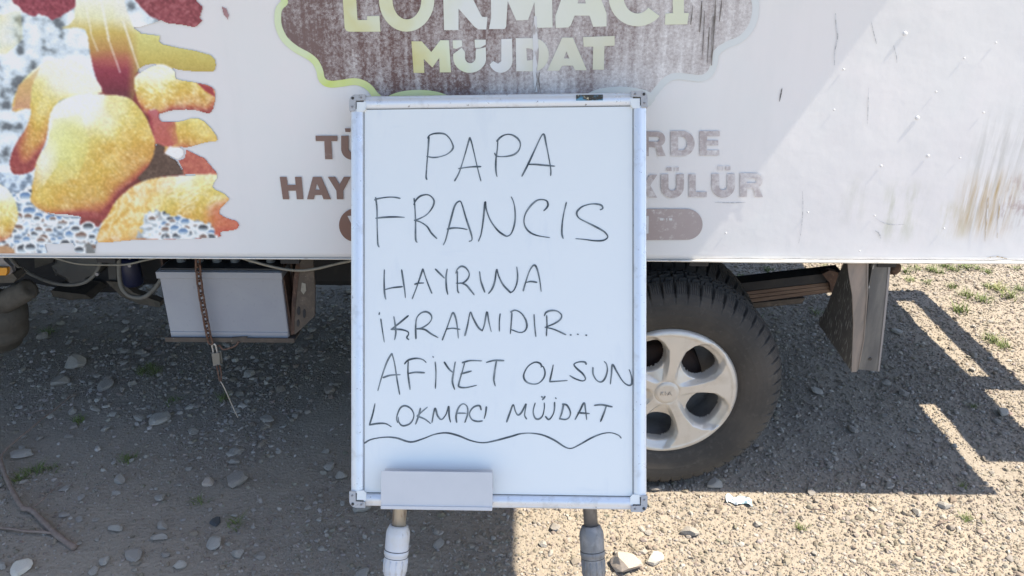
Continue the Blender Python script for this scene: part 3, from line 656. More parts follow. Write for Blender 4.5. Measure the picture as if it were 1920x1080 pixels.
MB().box(-1.5, -.5, .80, 1.40, .32, .59).build('added_dark_tank', 'under', truck, bevel=.03)  # tank added to darken the space under the body
fw = bpy.data.objects.new('front_wheel', None); link(fw, truck); fw.location = (-2.95, .02, HZ0)
# gearbox, tank and the pipework left of the battery
slab('gearbox', [(-60, 455), (300, 455), (292, 520), (250, 548), (150, 548), (60, 530), (-60, 545)], .95, .25, 'under')
slab('drive_shaft_guard', [(95, 545), (160, 552), (172, 560), (130, 562), (100, 556)], .80, .12, 'under_dust')
slab('plastic_tank', [(108, 466), (192, 466), (190, 497), (184, 515), (165, 521), (160, 528), (132, 528), (124, 521), (106, 512), (101, 500), (106, 492)], .62, .16, 'grey_plastic', bevel=.008)
slab('tank_bracket', [(64, 466), (104, 466), (100, 492), (66, 502)], .66, .05, 'under_dust')
pipe('thick_hose', [(10, 470), (17, 481), (37, 501), (66, 518), (94, 529), (122, 534), (146, 533), (165, 526), (180, 511), (188, 492), (190, 470)], .50, 3.9, 'hose')
pipe('bent_pipe', [(223, 460), (223, 480), (223, 500), (224, 522), (229, 541), (242, 554), (259, 558), (274, 555), (289, 542), (300, 527), (308, 505)], .42, 4.6, 'hose')
pipe('sagging_cable', [(80, 470), (94, 480), (122, 489), (150, 495), (187, 496.5), (234, 496), (272, 488), (300, 482), (330, 474)], .25, 2.0, 'cable')
pipe('sagging_cable', [(425, 468), (447, 481), (488, 494), (530, 504), (561, 507), (592, 504), (634, 494), (661, 488), (720, 470)], .10, 2.6, 'cable')
MB().lathe([(.0001, 0), (.030, .0), (.034, .008), (.034, .085), (.028, .10), (.0001, .102)], wl(251, 533, .60), (0, 0, 1), 24).build('oil_filter', 'blue', truck, True)
slab('filter_mount', [(200, 528), (228, 530), (250, 548), (300, 566), (300, 576), (262, 570), (228, 556)], .64, .03, 'under_dust')
slab('stay_bracket', [(200, 470), (216, 470), (218, 540), (206, 536)], .66, .03, 'grey_plastic')
for p_ in ((244, 482), (244, 497), (183, 513)): MB().lathe([(.0001, -.006), (.006, -.006), (.006, .004)], wl(*p_, .40), (0, 1, 0), 10).build('bolt', 'bare', truck)
# dusty axle housing at the left
hc = wl(-8, 600, .45)
MB().lathe([(.0001, -.10), (.055, -.10), (.075, -.085), (.085, -.05), (.095, -.045), (.097, -.02), (.09, .0), (.098, .012), (.098, .045), (.085, .07), (.05, .085), (.0001, .088)], hc, (.25, -.12, 1), 30).build('axle_housing', 'under_dust', truck, True, 0)
c1, c2 = wl(0, 572, .42), wl(54, 541, .40)
MB().lathe([(.0001, 0), (.036, 0), (.036, (c2 - c1).length * .8), (.033, (c2 - c1).length * .82), (.034, (c2 - c1).length), (.020, (c2 - c1).length + .004), (.0001, (c2 - c1).length - .004)], c1, c2 - c1, 22).build('shock_absorber', 'under_dust', truck, True)
slab('lamp_arm', [(-20, 470), (2, 470), (8, 488), (22, 500), (25, 510), (18, 514), (8, 513), (0, 498), (-20, 492)], .30, .012, 'bare')
slab('side_lamp', [(-40, 503), (12, 503), (14, 507), (12, 516), (-40, 517)], .285, .02, 'orange', bevel=.003)
slab('lamp_mount', [(-40, 517), (24, 514), (32, 522), (26, 530), (-40, 532)], .34, .05, 'under_dust')
# battery on its tray
bt = []
def bq(px, py, y): return wl(px, py, y)
TL, TR, BL, BRr = wl(300, 512, .14), wl(523, 505, .14), wl(318, 634, .14), wl(545, 630, .14)
zt, zb = (TL.z + TR.z) / 2, (BL.z + BRr.z) / 2
xl, xr = (TL.x + BL.x) / 2, (TR.x + BRr.x) / 2
bat = MB().box(xl, xr, .14, .315, zb, zt).build('battery_case', 'case', truck, bevel=.004)
MB().box(xl - .006, xr + .003, .134, .32, zt - .022, zt - .001).build('battery_rim', 'case', bat, bevel=.002)
MB().box(xl + .002, xr - .002, .137, .318, zb - .001, zb + .018).build('battery_foot', 'case', bat, bevel=.002)
MB().box(xl + .004, xr - .004, .146, .31, zt, zt + .006).build('battery_lid', 'black', bat, bevel=.002)
for i in range(6):
    cx = xl + .045 + i * (xr - xl - .09) / 5
    MB().lathe([(.0001, .014), (.011, .014), (.013, .010), (.013, 0)], (cx, .20, zt + .005), (0, 0, 1), 16).build('cell_cap', 'cap', bat)
tray = MB().box(xl - .012, xr + .018, .128, .33, zb - .008, zb - .0015).build('battery_tray', 'brown_steel', truck, bevel=.001)
MB().box(xl - .012, xr + .018, .126, .1278, zb - .010, zb + .004).build('tray_lip', 'brown_steel', tray)
for x in (xl - .014, xr + .013): MB().box(x - .003, x + .003, .20, .325, zb - .001, ZB - .03).build('tray_hanger', 'rust', tray)
slab('padlock_tab', [(435, 633), (463, 632), (462, 637), (452, 642), (434, 645)], .128, .004, 'brown_steel')
slab('tray_hanger', [(521, 502), (529, 502), (549, 622), (545, 628), (538, 628)], .150, .06, 'rust', tray)
br_ = slab('rusty_bracket', [(565, 475), (586, 475), (587, 495), (591, 543), (590, 593), (572, 610), (553, 626), (552, 600), (555, 564), (561, 512)], .13, .006, 'brown_steel')
slab('bracket_web', [(553, 626), (555, 564), (561, 512), (564, 476), (558, 476), (551, 520), (547, 570), (546, 628)], .137, .12, 'rust', bevel=0)
for (a, b, c, d) in ((560, 583, 3.2, 8), (570.5, 588, 3, 8.5), (559, 606, 2.6, 7)):
    P = ell(a, b, c, d, n=18); slab('bracket_slot', P, .1285, .001, 'under', br_, bevel=0)
slab('bracket_scale', [(566, 530), (573, 532), (574, 545), (569, 552), (564, 545)], .1288, .0008, 'cable', br_, bevel=0)
# chain, padlock and wire
chn = bpy.data.objects.new('security_chain', None); link(chn, truck)
path = crom([wl(x, y, .112) for x, y in ((370, 470), (371, 490), (372, 512), (376, 545), (381, 575), (386, 602), (391, 628), (397, 650))], 30)
tot = 0; out = [path[0]]; pitch = .0215
for a, b in zip(path[:-1], path[1:]):
    tot += (b - a).length
    if tot >= pitch: out.append(b); tot = 0
for i in range(len(out) - 1):
    a, b = out[i], out[i + 1]; t_ = (b - a).normalized(); c = (a + b) / 2
    side = Vector((0, 1, 0)) if i % 2 else t_.cross(Vector((0, 1, 0))).normalized()
    side = (side + .35 * (t_.cross(side))).normalized()
    pts = []
    for k in range(16):
        an = 2 * math.pi * k / 16; s_ = math.sin(an); pts.append(c + side * .0080 * math.cos(an) + t_ * (.0075 * s_ + math.copysign(.0082, s_) * min(1, abs(s_) * 3)))
    MB().tube(pts, .0031, 7, True).build('chain_link', 'chain', chn, True)
lk = slab('padlock', [(398, 664), (410, 663), (413, 683), (401, 685)], .105, .014, 'lock', bevel=.002)
MB().tube(crom([wl(x, y, .112) for x, y in ((401, 666), (399, 655), (398, 648), (402, 645), (405, 650), (408, 664))], 5), .0028, 8).build('shackle', 'steelwire', lk, True)
pipe('lock_chain', [(404, 650), (412, 648), (418, 655), (430, 653), (442, 648), (448, 640)], .118, 1.6, 'chain')
for q_ in ([(406, 684), (409, 700), (412, 715)], [(411, 683), (415, 699), (414, 715)]): pipe('wire_loop', q_, .112, 1.3, 'chain')
pipe('dangling_wire', [(413, 714), (420, 726), (430, 748), (437, 764), (446, 783)], .112, 1.1, 'steelwire')

# ---- rear wheels
cw = wl(1250, 736.5, .035)
HX, HZ = cw.x, cw.z
def tyre_mesh():
    prof = np.array([(.197, .052), (.203, .040), (.212, .032), (.222, .027), (.238, .022), (.255, .019), (.272, .019), (.285, .021), (.296, .025), (.304, .029), (.311, .034), (.317, .039), (.322, .044), (.327, .049), (.331, .055), (.334, .061),
                     (.3355, .067), (.336, .073), (.3365, .079), (.337, .085), (.3372, .091), (.3375, .097), (.3378, .103), (.338, .109), (.338, .115), (.338, .121), (.3378, .127), (.3375, .133), (.337, .139), (.3365, .145), (.336, .151), (.335, .157), (.333, .163), (.329, .170), (.323, .177), (.31, .187), (.29, .198), (.26, .207), (.23, .205), (.205, .19)])
    BL_, SG = 56, 12; na = BL_ * SG; V = np.zeros((len(prof), na, 3))
    for i, (r_, y) in enumerate(prof):
        k = np.arange(na); ph = (k % SG); rr = np.full(na, r_)
        if .025 <= y <= .062 and r_ > .295:
            rr = rr - np.where(ph < 2, .014 if y > .040 else (.007 if y > .03 else .003), 0) - np.where((ph % 2 == 1) & (ph > 2), .0022 if y > .038 else 0, 0)
        elif .062 < y < .168:
            sk = (k + (y - .115) * 260 * np.where((k // SG) % 1 == 0, 1, -1)) % SG
            rr = rr - np.where(sk < 1.6, .009, 0)
            for gc in (.079, .103, .127, .151):
                zig = gc + .003 * np.where((k // (SG // 2)) % 2 == 0, 1, -1)
                rr = rr - np.where(np.abs(y - zig) < .0036, .011, 0)
        an = 2 * np.pi * k / na
        V[i, :, 0] = rr * np.cos(an); V[i, :, 1] = y; V[i, :, 2] = rr * np.sin(an)
    ii = np.arange(len(prof) * na).reshape(len(prof), na); nx_ = np.roll(ii, -1, 1)
    Fq = np.stack([ii[:-1], nx_[:-1], nx_[1:], ii[1:]], -1).reshape(-1, 4)
    return V.reshape(-1, 3), Fq
tv, tf = tyre_mesh()
def wheel(y):
    wroot = bpy.data.objects.new('rear_wheel', None); link(wroot, truck); wroot.location = (HX, y, HZ)
    return wroot
w1 = wheel(0.0); w2 = wheel(.225)
ty = npmesh('tyre', tv, tf, 'tyre', w1)
t2 = ty.copy(); t2.parent = w2; sc.collection.objects.link(t2)
MB().lathe([(.203, .046), (.193, .052), (.186, .07), (.182, .10), (.176, .12), (.172, .16), (.172, .19), (.11, .192)], (0, 0, 0), (0, 1, 0), 64).build('rim_barrel', 'barrel', w1, True)
MB().lathe([(.0001, .10), (.07, .10), (.105, .11), (.118, .125), (.120, .19)], (0, 0, 0), (0, 1, 0), 48).build('brake_drum', 'drum', w1, True)
MB().lathe([(.203, .046), (.186, .06), (.184, .12), (.186, .19), (.0001, .19)], (0, 0, 0), (0, 1, 0), 48).build('rim_barrel', 'drum', w2, True)
t3 = ty.copy(); t3.parent = fw; sc.collection.objects.link(t3)
MB().lathe([(.203, .046), (.15, .05), (.06, .03), (.0001, .03)], (0, 0, 0), (0, 1, 0), 48).build('rim', 'barrel', fw, True)
# silver cover: five spokes with five rounded openings
NR, NA = 96, 540; RMAX = .2036
rr = np.linspace(.001, RMAX, NR)[:, None] * np.ones((1, NA)); aa = np.ones((NR, 1)) * (2 * np.pi * np.arange(NA) / NA)[None]
holes = [R(a) for a in (46, -26, -98, -170, 118)]
sm_ = np.full(rr.shape, 9.0); cp2 = np.full(rr.shape, -9.0); radial = np.zeros(rr.shape)
for hA in holes:
    da = (aa - hA + np.pi) % (2 * np.pi) - np.pi
    uu = rr * np.cos(da) - .124; vv = rr * np.sin(da); hw = .053 * (1 + .16 * np.clip(uu / .046, -1, 1))
    s_ = (np.abs(uu / .048) ** 2.4 + np.abs(vv / hw) ** 2.4) ** (1 / 2.4); s_ = np.where(np.abs(da) < 1.2, s_, 9)
    sm_ = np.minimum(sm_, s_)
    hwf = np.interp(rr * np.cos(da), [.030, .045, .065, .090, .125, .155, .180, .197, .200], [.006, .019, .033, .048, .063, .060, .048, .032, -.02]); cp2 = np.maximum(cp2, np.where(np.abs(da) < 1.2, (hwf - np.abs(vv)) / .013, -9))
cup = np.clip(cp2, 0, 1)
yy = .030 + .006 * (1 - rr / RMAX) + cup * np.interp(rr, [.036, .075, .12, .165, .196], [.0, .015, .023, .021, .002])
yy = yy + np.clip((rr - .194) / .0096, 0, 1) ** 2 * .010 - .002 * np.exp(-((rr - .189) / .004) ** 2)
ring = np.exp(-((rr - .036) / .0012) ** 2); yy = yy + .003 * ring - .004 * np.clip((.036 - rr) / .01, 0, 1)
V = np.stack([rr * np.cos(aa), yy, rr * np.sin(aa)], -1)
wall_ = (sm_ < 1.0) & (sm_ > .90); V[..., 1] = np.where(sm_ <= 1.0, yy + np.clip((1 - sm_) / .1, 0, 1) * .022, V[..., 1])
ii = np.arange(NR * NA).reshape(NR, NA); nx_ = np.roll(ii, -1, 1)
q = np.stack([ii[:-1], ii[1:], nx_[1:], nx_[:-1]], -1)
sc_ = (sm_[:-1] + sm_[1:] + np.roll(sm_, -1, 1)[:-1] + np.roll(sm_, -1, 1)[1:]) / 4
q = q[sc_ > .90]; u, inv = np.unique(q, return_inverse=True)
cov = npmesh('wheel_cover', V.reshape(-1, 3)[u], inv.reshape(-1, 4), 'cover', w1, smooth=True)
def hubstroke(pts):
    MB().tube([(x * .001, .0302, z * .001) for x, z in pts], .0009, 6).build('hub_letter', 'hubtext', cov, True)
for s_ in ([(-17, -6), (-17, 6)], [(-10, 6), (-16, 0), (-10, -6)], [(-4, -6), (-4, 6)], [(2, -6), (8, 6), (14, -6)], [(4.5, -2), (11.5, -2)]): hubstroke(s_)
MB().lathe([(.001, 0), (.045, 0), (.045, 1.0), (.001, 1.0)], (HX, .34, HZ), (0, 1, 0), 24).build('rear_axle', 'under', truck, True)

cabp = [(-4.15, .42), (-4.12, .95), (-3.95, 1.15), (-3.72, 1.85), (-3.6, 1.92), (-2.68, 1.92), (-2.66, .42), (-2.74, .42)] + [(-2.95 + .40 * math.cos(R(a)), HZ0 + .40 * math.sin(R(a))) for a in (20, 50, 80, 110, 140, 165)] + [(-3.4, .36), (-4.1, .36)]
cabm = MB().prism([(x, .03, z_) for x, z_ in cabp], [(x, YF - .03, z_) for x, z_ in cabp]).build('cab', 'hatch', truck)
MB().prism([(x, .022, z_) for x, z_ in ((-3.82, 1.2), (-3.62, 1.78), (-2.85, 1.78), (-2.85, 1.2))], [(x, .031, z_) for x, z_ in ((-3.82, 1.2), (-3.62, 1.78), (-2.85, 1.78), (-2.85, 1.2))]).build('cab_window', 'black', cabm)
# ---- leaf spring, mud flap, strut, rear step
sp_ = bpy.data.objects.new('leaf_spring', None); link(sp_, truck)
def leaf(p, m='spring'): slab('spring_leaf', p, .46, .06, m, sp_, bevel=.001)
leaf([(1330, 539), (1377, 533), (1579, 510), (1562, 528), (1389, 547), (1330, 553)], 'under')
leaf([(1330, 554), (1390, 548), (1556, 530), (1557, 535), (1392, 554), (1330, 560)])
leaf([(1330, 561), (1392, 555), (1557, 536), (1558, 541), (1396, 561), (1330, 566)])
leaf([(1330, 567), (1396, 562), (1558, 542), (1559, 548), (1402, 568), (1330, 573)])
leaf([(1330, 575), (1404, 570), (1509, 559), (1504, 569), (1404, 579), (1330, 584)], 'brown_steel')
slab('spring_shackle', [(1543, 514), (1556, 508), (1572, 511), (1573, 545), (1560, 549), (1555, 530)], .44, .02, 'rust')
mf = MB()
yA, yB = .02, .33
bx = wl(1597, 697, yA); zt_, zb_ = ZB - .002, bx.z
fp = [(yA, zt_), (yA, zb_), (.305, zb_ + .008), (.305, zb_ + .03), (.285, zb_ + .045), (.26, .52), (.218, .642), (.17, zt_)]
mf.prism([(bx.x, a, b) for a, b in fp], [(bx.x + .004, a, b) for a, b in fp])
flap = mf.build('mud_flap', 'flap', truck)
slab('flap_flange', [(1589, 484), (1628, 484), (1626, 560), (1620, 637), (1613, 675), (1607, 697), (1597, 698), (1600, 610), (1598, 554), (1591, 510)], .014, .004, 'flange', flap, bevel=.001)
slab('flange_lip', [(1625, 484), (1629, 484), (1627, 560), (1621, 637), (1614, 675), (1609, 694), (1612, 675), (1619.3, 637), (1625, 560)], .012, .008, 'flange', flap, bevel=0)
st = slab('vertical_strut', [(1633, 484), (1670, 484), (1664, 543), (1658, 603), (1647, 696), (1610, 692), (1618, 650), (1625, 603), (1630, 540)], .045, .006, 'strut', truck, bevel=.001)
slab('strut_flange', [(1667, 484), (1671, 484), (1666, 543), (1660, 603), (1649, 696), (1646, 696), (1656, 603), (1662, 543)], .043, .03, 'bare', st, bevel=0)
MB().lathe([(.0001, -.002), (.0045, -.002), (.0045, .001)], wl(1631.5, 673, .0445), (0, 1, 0), 12).build('bolt_hole', 'screw', st)
pc = wl(1677, 503, .16)
MB().lathe([(.0001, -.014), (.010, -.013), (.017, -.008), (.019, .0), (.019, .14), (.0001, .14)], pc, (-.35, 1, .0), 20).build('spring_bush', 'rust', truck, True)
stp = MB().box(1.932, 2.15, .16, 1.50, .685, .70).build('rear_step', 'strut', truck)
MB().box(2.235, 2.325, .60, 1.50, .69, .705).build('step_rail', 'strut', truck)
MB().box(2.151, 2.234, 1.38, 1.50, .688, .70).build('step_brace', 'strut', stp)
MB().box(2.151, 2.234, .60, .70, .688, .70).build('step_brace', 'strut', stp)
MB().box(1.87, 1.9315, .50, 1.44, .68, .70).build('step_brace', 'strut', stp)

# ================================================================== the whiteboard easel
PSI = R(3.2)
bxv = (CR * math.cos(PSI) - CF * math.sin(PSI)).normalized()
bzv = (CU - bxv * CU.dot(bxv)).normalized()
byv = bzv.cross(bxv).normalized()
BC = CP + ray(935.5, 566.5) * 1.86
Rm = Matrix((bxv, byv, bzv)).transposed()
foot = gp(930, 1200)
MBd = Matrix.Translation((foot.x, foot.y, 0)) @ Rm.to_4x4()
MBi = MBd.inverted()
def bp(px, py, d=0.0):
    return MBi @ hit(px, py, BC + byv * d, byv)
easel = empty('whiteboard_easel', MBd, 'framed whiteboard with handwritten message, propped in front of the truck side on two legs', 'whiteboard')
c_tl, c_br = bp(659, 178), bp(1212, 954)
xL, xR = (bp(659, 180).x + bp(658, 950).x) / 2, (bp(1211, 175).x + bp(1213, 955).x) / 2
zT, zB_ = (bp(659, 181).z + bp(1211, 173.5).z) / 2, (bp(658, 947).z + bp(1213, 957).z) / 2
Yb = bp(935, 566).y
RW = .030
surf = MB().box(xL + .012, xR - .012, Yb, Yb + .012, zB_ + .012, zT - .012).build('writing_surface', 'board', easel)
def rail(name, p0, p1, inward):
    p0, p1, inward = Vector(p0), Vector(p1), Vector(inward).normalized()
    prof = [(0, .014), (0, .0), (.0015, -.004), (.005, -.0065)] + [(.006 + .022 * i / 8, -.0065 - .0035 * math.sin(math.pi * i / 8)) for i in range(0, 9)] + [(.0295, -.003), (.030, .0005)]
    A_ = [p0 + inward * a + Vector((0, 1, 0)) * b for a, b in prof]; B_ = [p1 + inward * a + Vector((0, 1, 0)) * b for a, b in prof]
    n = len(prof); V = A_ + B_; Fq = [(i, i + 1, n + i + 1, n + i) for i in range(n - 1)]
    o = obj(name, V, Fq, 'alu', easel, False)
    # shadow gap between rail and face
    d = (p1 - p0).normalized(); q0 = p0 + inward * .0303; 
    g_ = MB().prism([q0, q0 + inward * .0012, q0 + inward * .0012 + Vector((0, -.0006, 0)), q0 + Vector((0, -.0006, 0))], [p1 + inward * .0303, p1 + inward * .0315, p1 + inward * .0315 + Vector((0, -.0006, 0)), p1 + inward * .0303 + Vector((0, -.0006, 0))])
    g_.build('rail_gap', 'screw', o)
    return o
CS = .036
rt = rail('frame_rail', (xL + CS - .004, Yb, zT), (xR - CS + .004, Yb, zT), (0, 0, -1))
rail('frame_rail', (xL + CS - .004, Yb, zB_), (xR - CS + .004, Yb, zB_), (0, 0, 1))
rail('frame_rail', (xL, Yb, zB_ + CS - .004), (xL, Yb, zT - CS + .004), (1, 0, 0))
rail('frame_rail', (xR, Yb, zB_ + CS - .004), (xR, Yb, zT - CS + .004), (-1, 0, 0))
for sx_, sz_ in ((1, 1), (1, -1), (-1, 1), (-1, -1)):
    cx, cz = (xL if sx_ > 0 else xR), (zT if sz_ < 0 else zB_)
    def K(a, b): return (cx + sx_ * a, cz + sz_ * b)
    arc = [(.014 - .015 * math.cos(t), .014 - .015 * math.sin(t)) for t in [math.pi / 2 * i / 6 for i in range(7)]]
    outl = [(-.001, CS)] + arc + [(CS, -.001), (CS, .012), (.014, .013), (.013, CS)]
    A_ = [Vector((K(a, b)[0], Yb - .013, K(a, b)[1])) for a, b in outl]; B_ = [Vector((p.x, Yb + .014, p.z)) for p in A_]
    cc = MB().prism(A_, B_).build('frame_corner', 'corner', easel, bevel=.0012)
    inn = [(.0165, .0165), (CS + .001, .0165), (CS + .001, .031), (.031, CS + .001), (.0165, CS + .001)]
    A_ = [Vector((K(a, b)[0], Yb - .010, K(a, b)[1])) for a, b in inn]; B_ = [Vector((p.x, Yb + .002, p.z)) for p in A_]
    MB().prism(A_, B_).build('corner_insert', 'board', cc, bevel=.001)
    sl = [(.0135, .0135), (CS, .0135), (CS, .0162), (.0162, .0162), (.0162, CS), (.0135, CS)]
    A_ = [Vector((K(a, b)[0], Yb - .006, K(a, b)[1])) for a, b in sl]; B_ = [Vector((p.x, Yb + .001, p.z)) for p in A_]
    MB().prism(A_, B_).build('corner_slot', 'screw', cc)
    for a, b in ((.007, .007), (.006, .027), (.027, .006)):
        k_ = K(a, b); MB().lathe([(.0001, -.0150), (.0032 if a == b else .0022, -.0145), (.0036 if a == b else .0026, -.012)], (k_[0], Yb, k_[1]), (0, 1, 0), 12).build('screw', 'screw' if a == b else 'bare', cc, True)
# sticker on the top rail
a, b = bp(1080, 186), bp(1130, 186)
MB().box(a.x, b.x, Yb - .0112, Yb - .0095, zT - .019, zT - .006).build('sticker', 'sticker', rt)
# tray
t0, t1 = bp(714, 883, -.045), bp(923, 954, -.045)
tb = MB(); yF = Yb - .045
tb.box(t0.x, t1.x, yF, yF + .002, t1.z, t0.z)
tr_ = tb.build('pen_tray', 'tray', easel, bevel=.0008)
MB().box(t0.x + .001, t1.x - .001, yF + .0022, Yb - .012, t1.z + .001, t1.z + .003).build('tray_floor', 'tray', tr_)
MB().box(t0.x, t1.x, yF - .003, yF + .001, t1.z - .004, t1.z + .004).build('tray_lip', 'tray', tr_, bevel=.001)
for x in (t0.x + .002, t1.x - .004): MB().box(x, x + .002, yF + .0022, Yb - .011, t1.z + .0035, t0.z - .045).build('tray_side', 'tray', tr_)
MB().box(t0.x + .002, t1.x - .002, Yb - .0114, Yb - .0102, t1.z + .004, t0.z - .002).build('tray_back', 'tray', tr_)
# legs
def leg(px0, px1, tube_m, col_m):
    p0, p1 = bp(px0, 945, .03), bp(px1, 1075, .03)
    d = (p1 - p0).normalized()
    # reach of the ground along the leg
    wd_ = (MBd.to_3x3() @ d); wp = MBd @ p0; L_ = wp.z / -wd_.z
    l0 = MB().tube([p0 - d * .12, p0 + d * .075], .0165, 20).build('leg', tube_m, easel, True)
    s0 = .050
    MB().lathe([(.0175, s0), (.022, s0 + .001), (.0235, s0 + .005), (.0275, s0 + .014), (.0285, s0 + .022), (.0285, s0 + .055), (.0278, s0 + .058), (.0292, s0 + .060), (.0292, s0 + .069), (.0278, s0 + .070), (.0275, s0 + .075)],
               p0, d, 28).build('leg_collar', col_m, l0, True)
    MB().lathe([(.0275, s0 + .0752), (.0280, s0 + .100), (.026, s0 + .118), (.022, s0 + .124), (.020, s0 + .128), (.014, s0 + .1285)], p0, d, 28).build('leg_grip', col_m, l0, True)
    MB().lathe([(.0272, s0 + .0570), (.0288, s0 + .0580), (.0288, s0 + .0592), (.0272, s0 + .0600)], p0, d, 28).build('collar_seam', 'screw', l0, True)
    MB().lathe([(.0268, s0 + .0742), (.0279, s0 + .0746), (.0279, s0 + .0758), (.0268, s0 + .0762)], p0, d, 28).build('collar_seam', 'screw', l0, True)
    for k in range(12):
        an = 2 * math.pi * k / 12; u_ = d.orthogonal().normalized(); v_ = d.cross(u_); o_ = u_ * math.cos(an) + v_ * math.sin(an)
        MB().tube([p0 + d * (s0 + .080) + o_ * .0270, p0 + d * (s0 + .112) + o_ * .0264], .0022, 6).build('grip_rib', col_m, l0, True)
    MB().tube([p0 + d * (s0 + .12), p0 + d * (L_ - .03)], .0135, 18).build('lower_tube', tube_m, l0, True)
    MB().lathe([(.0001, L_ + .003), (.016, L_ + .003), (.018, L_ - .004), (.017, L_ - .04), (.0136, L_ - .041)], p0, d, 18).build('foot_cap', 'screw', l0, True)
leg(751, 740, 'legtube', 'legpaint'); leg(1105.5, 1113.5, 'legtube2', 'leggrey')
hub = MBi @ Vector((0.0, 1.80, .86)); ftb = MBi @ Vector((-.02, 2.10, 0.0))
hub = Vector((hub.x, Yb + .03, hub.z))
MB().tube([hub, ftb], .014, 14).build('rear_leg', 'legtube2', easel, True)
MB().box(hub.x - .05, hub.x + .05, Yb + .0121, Yb + .05, hub.z - .04, hub.z + .04).build('hinge_block', 'screw', easel, bevel=.003)

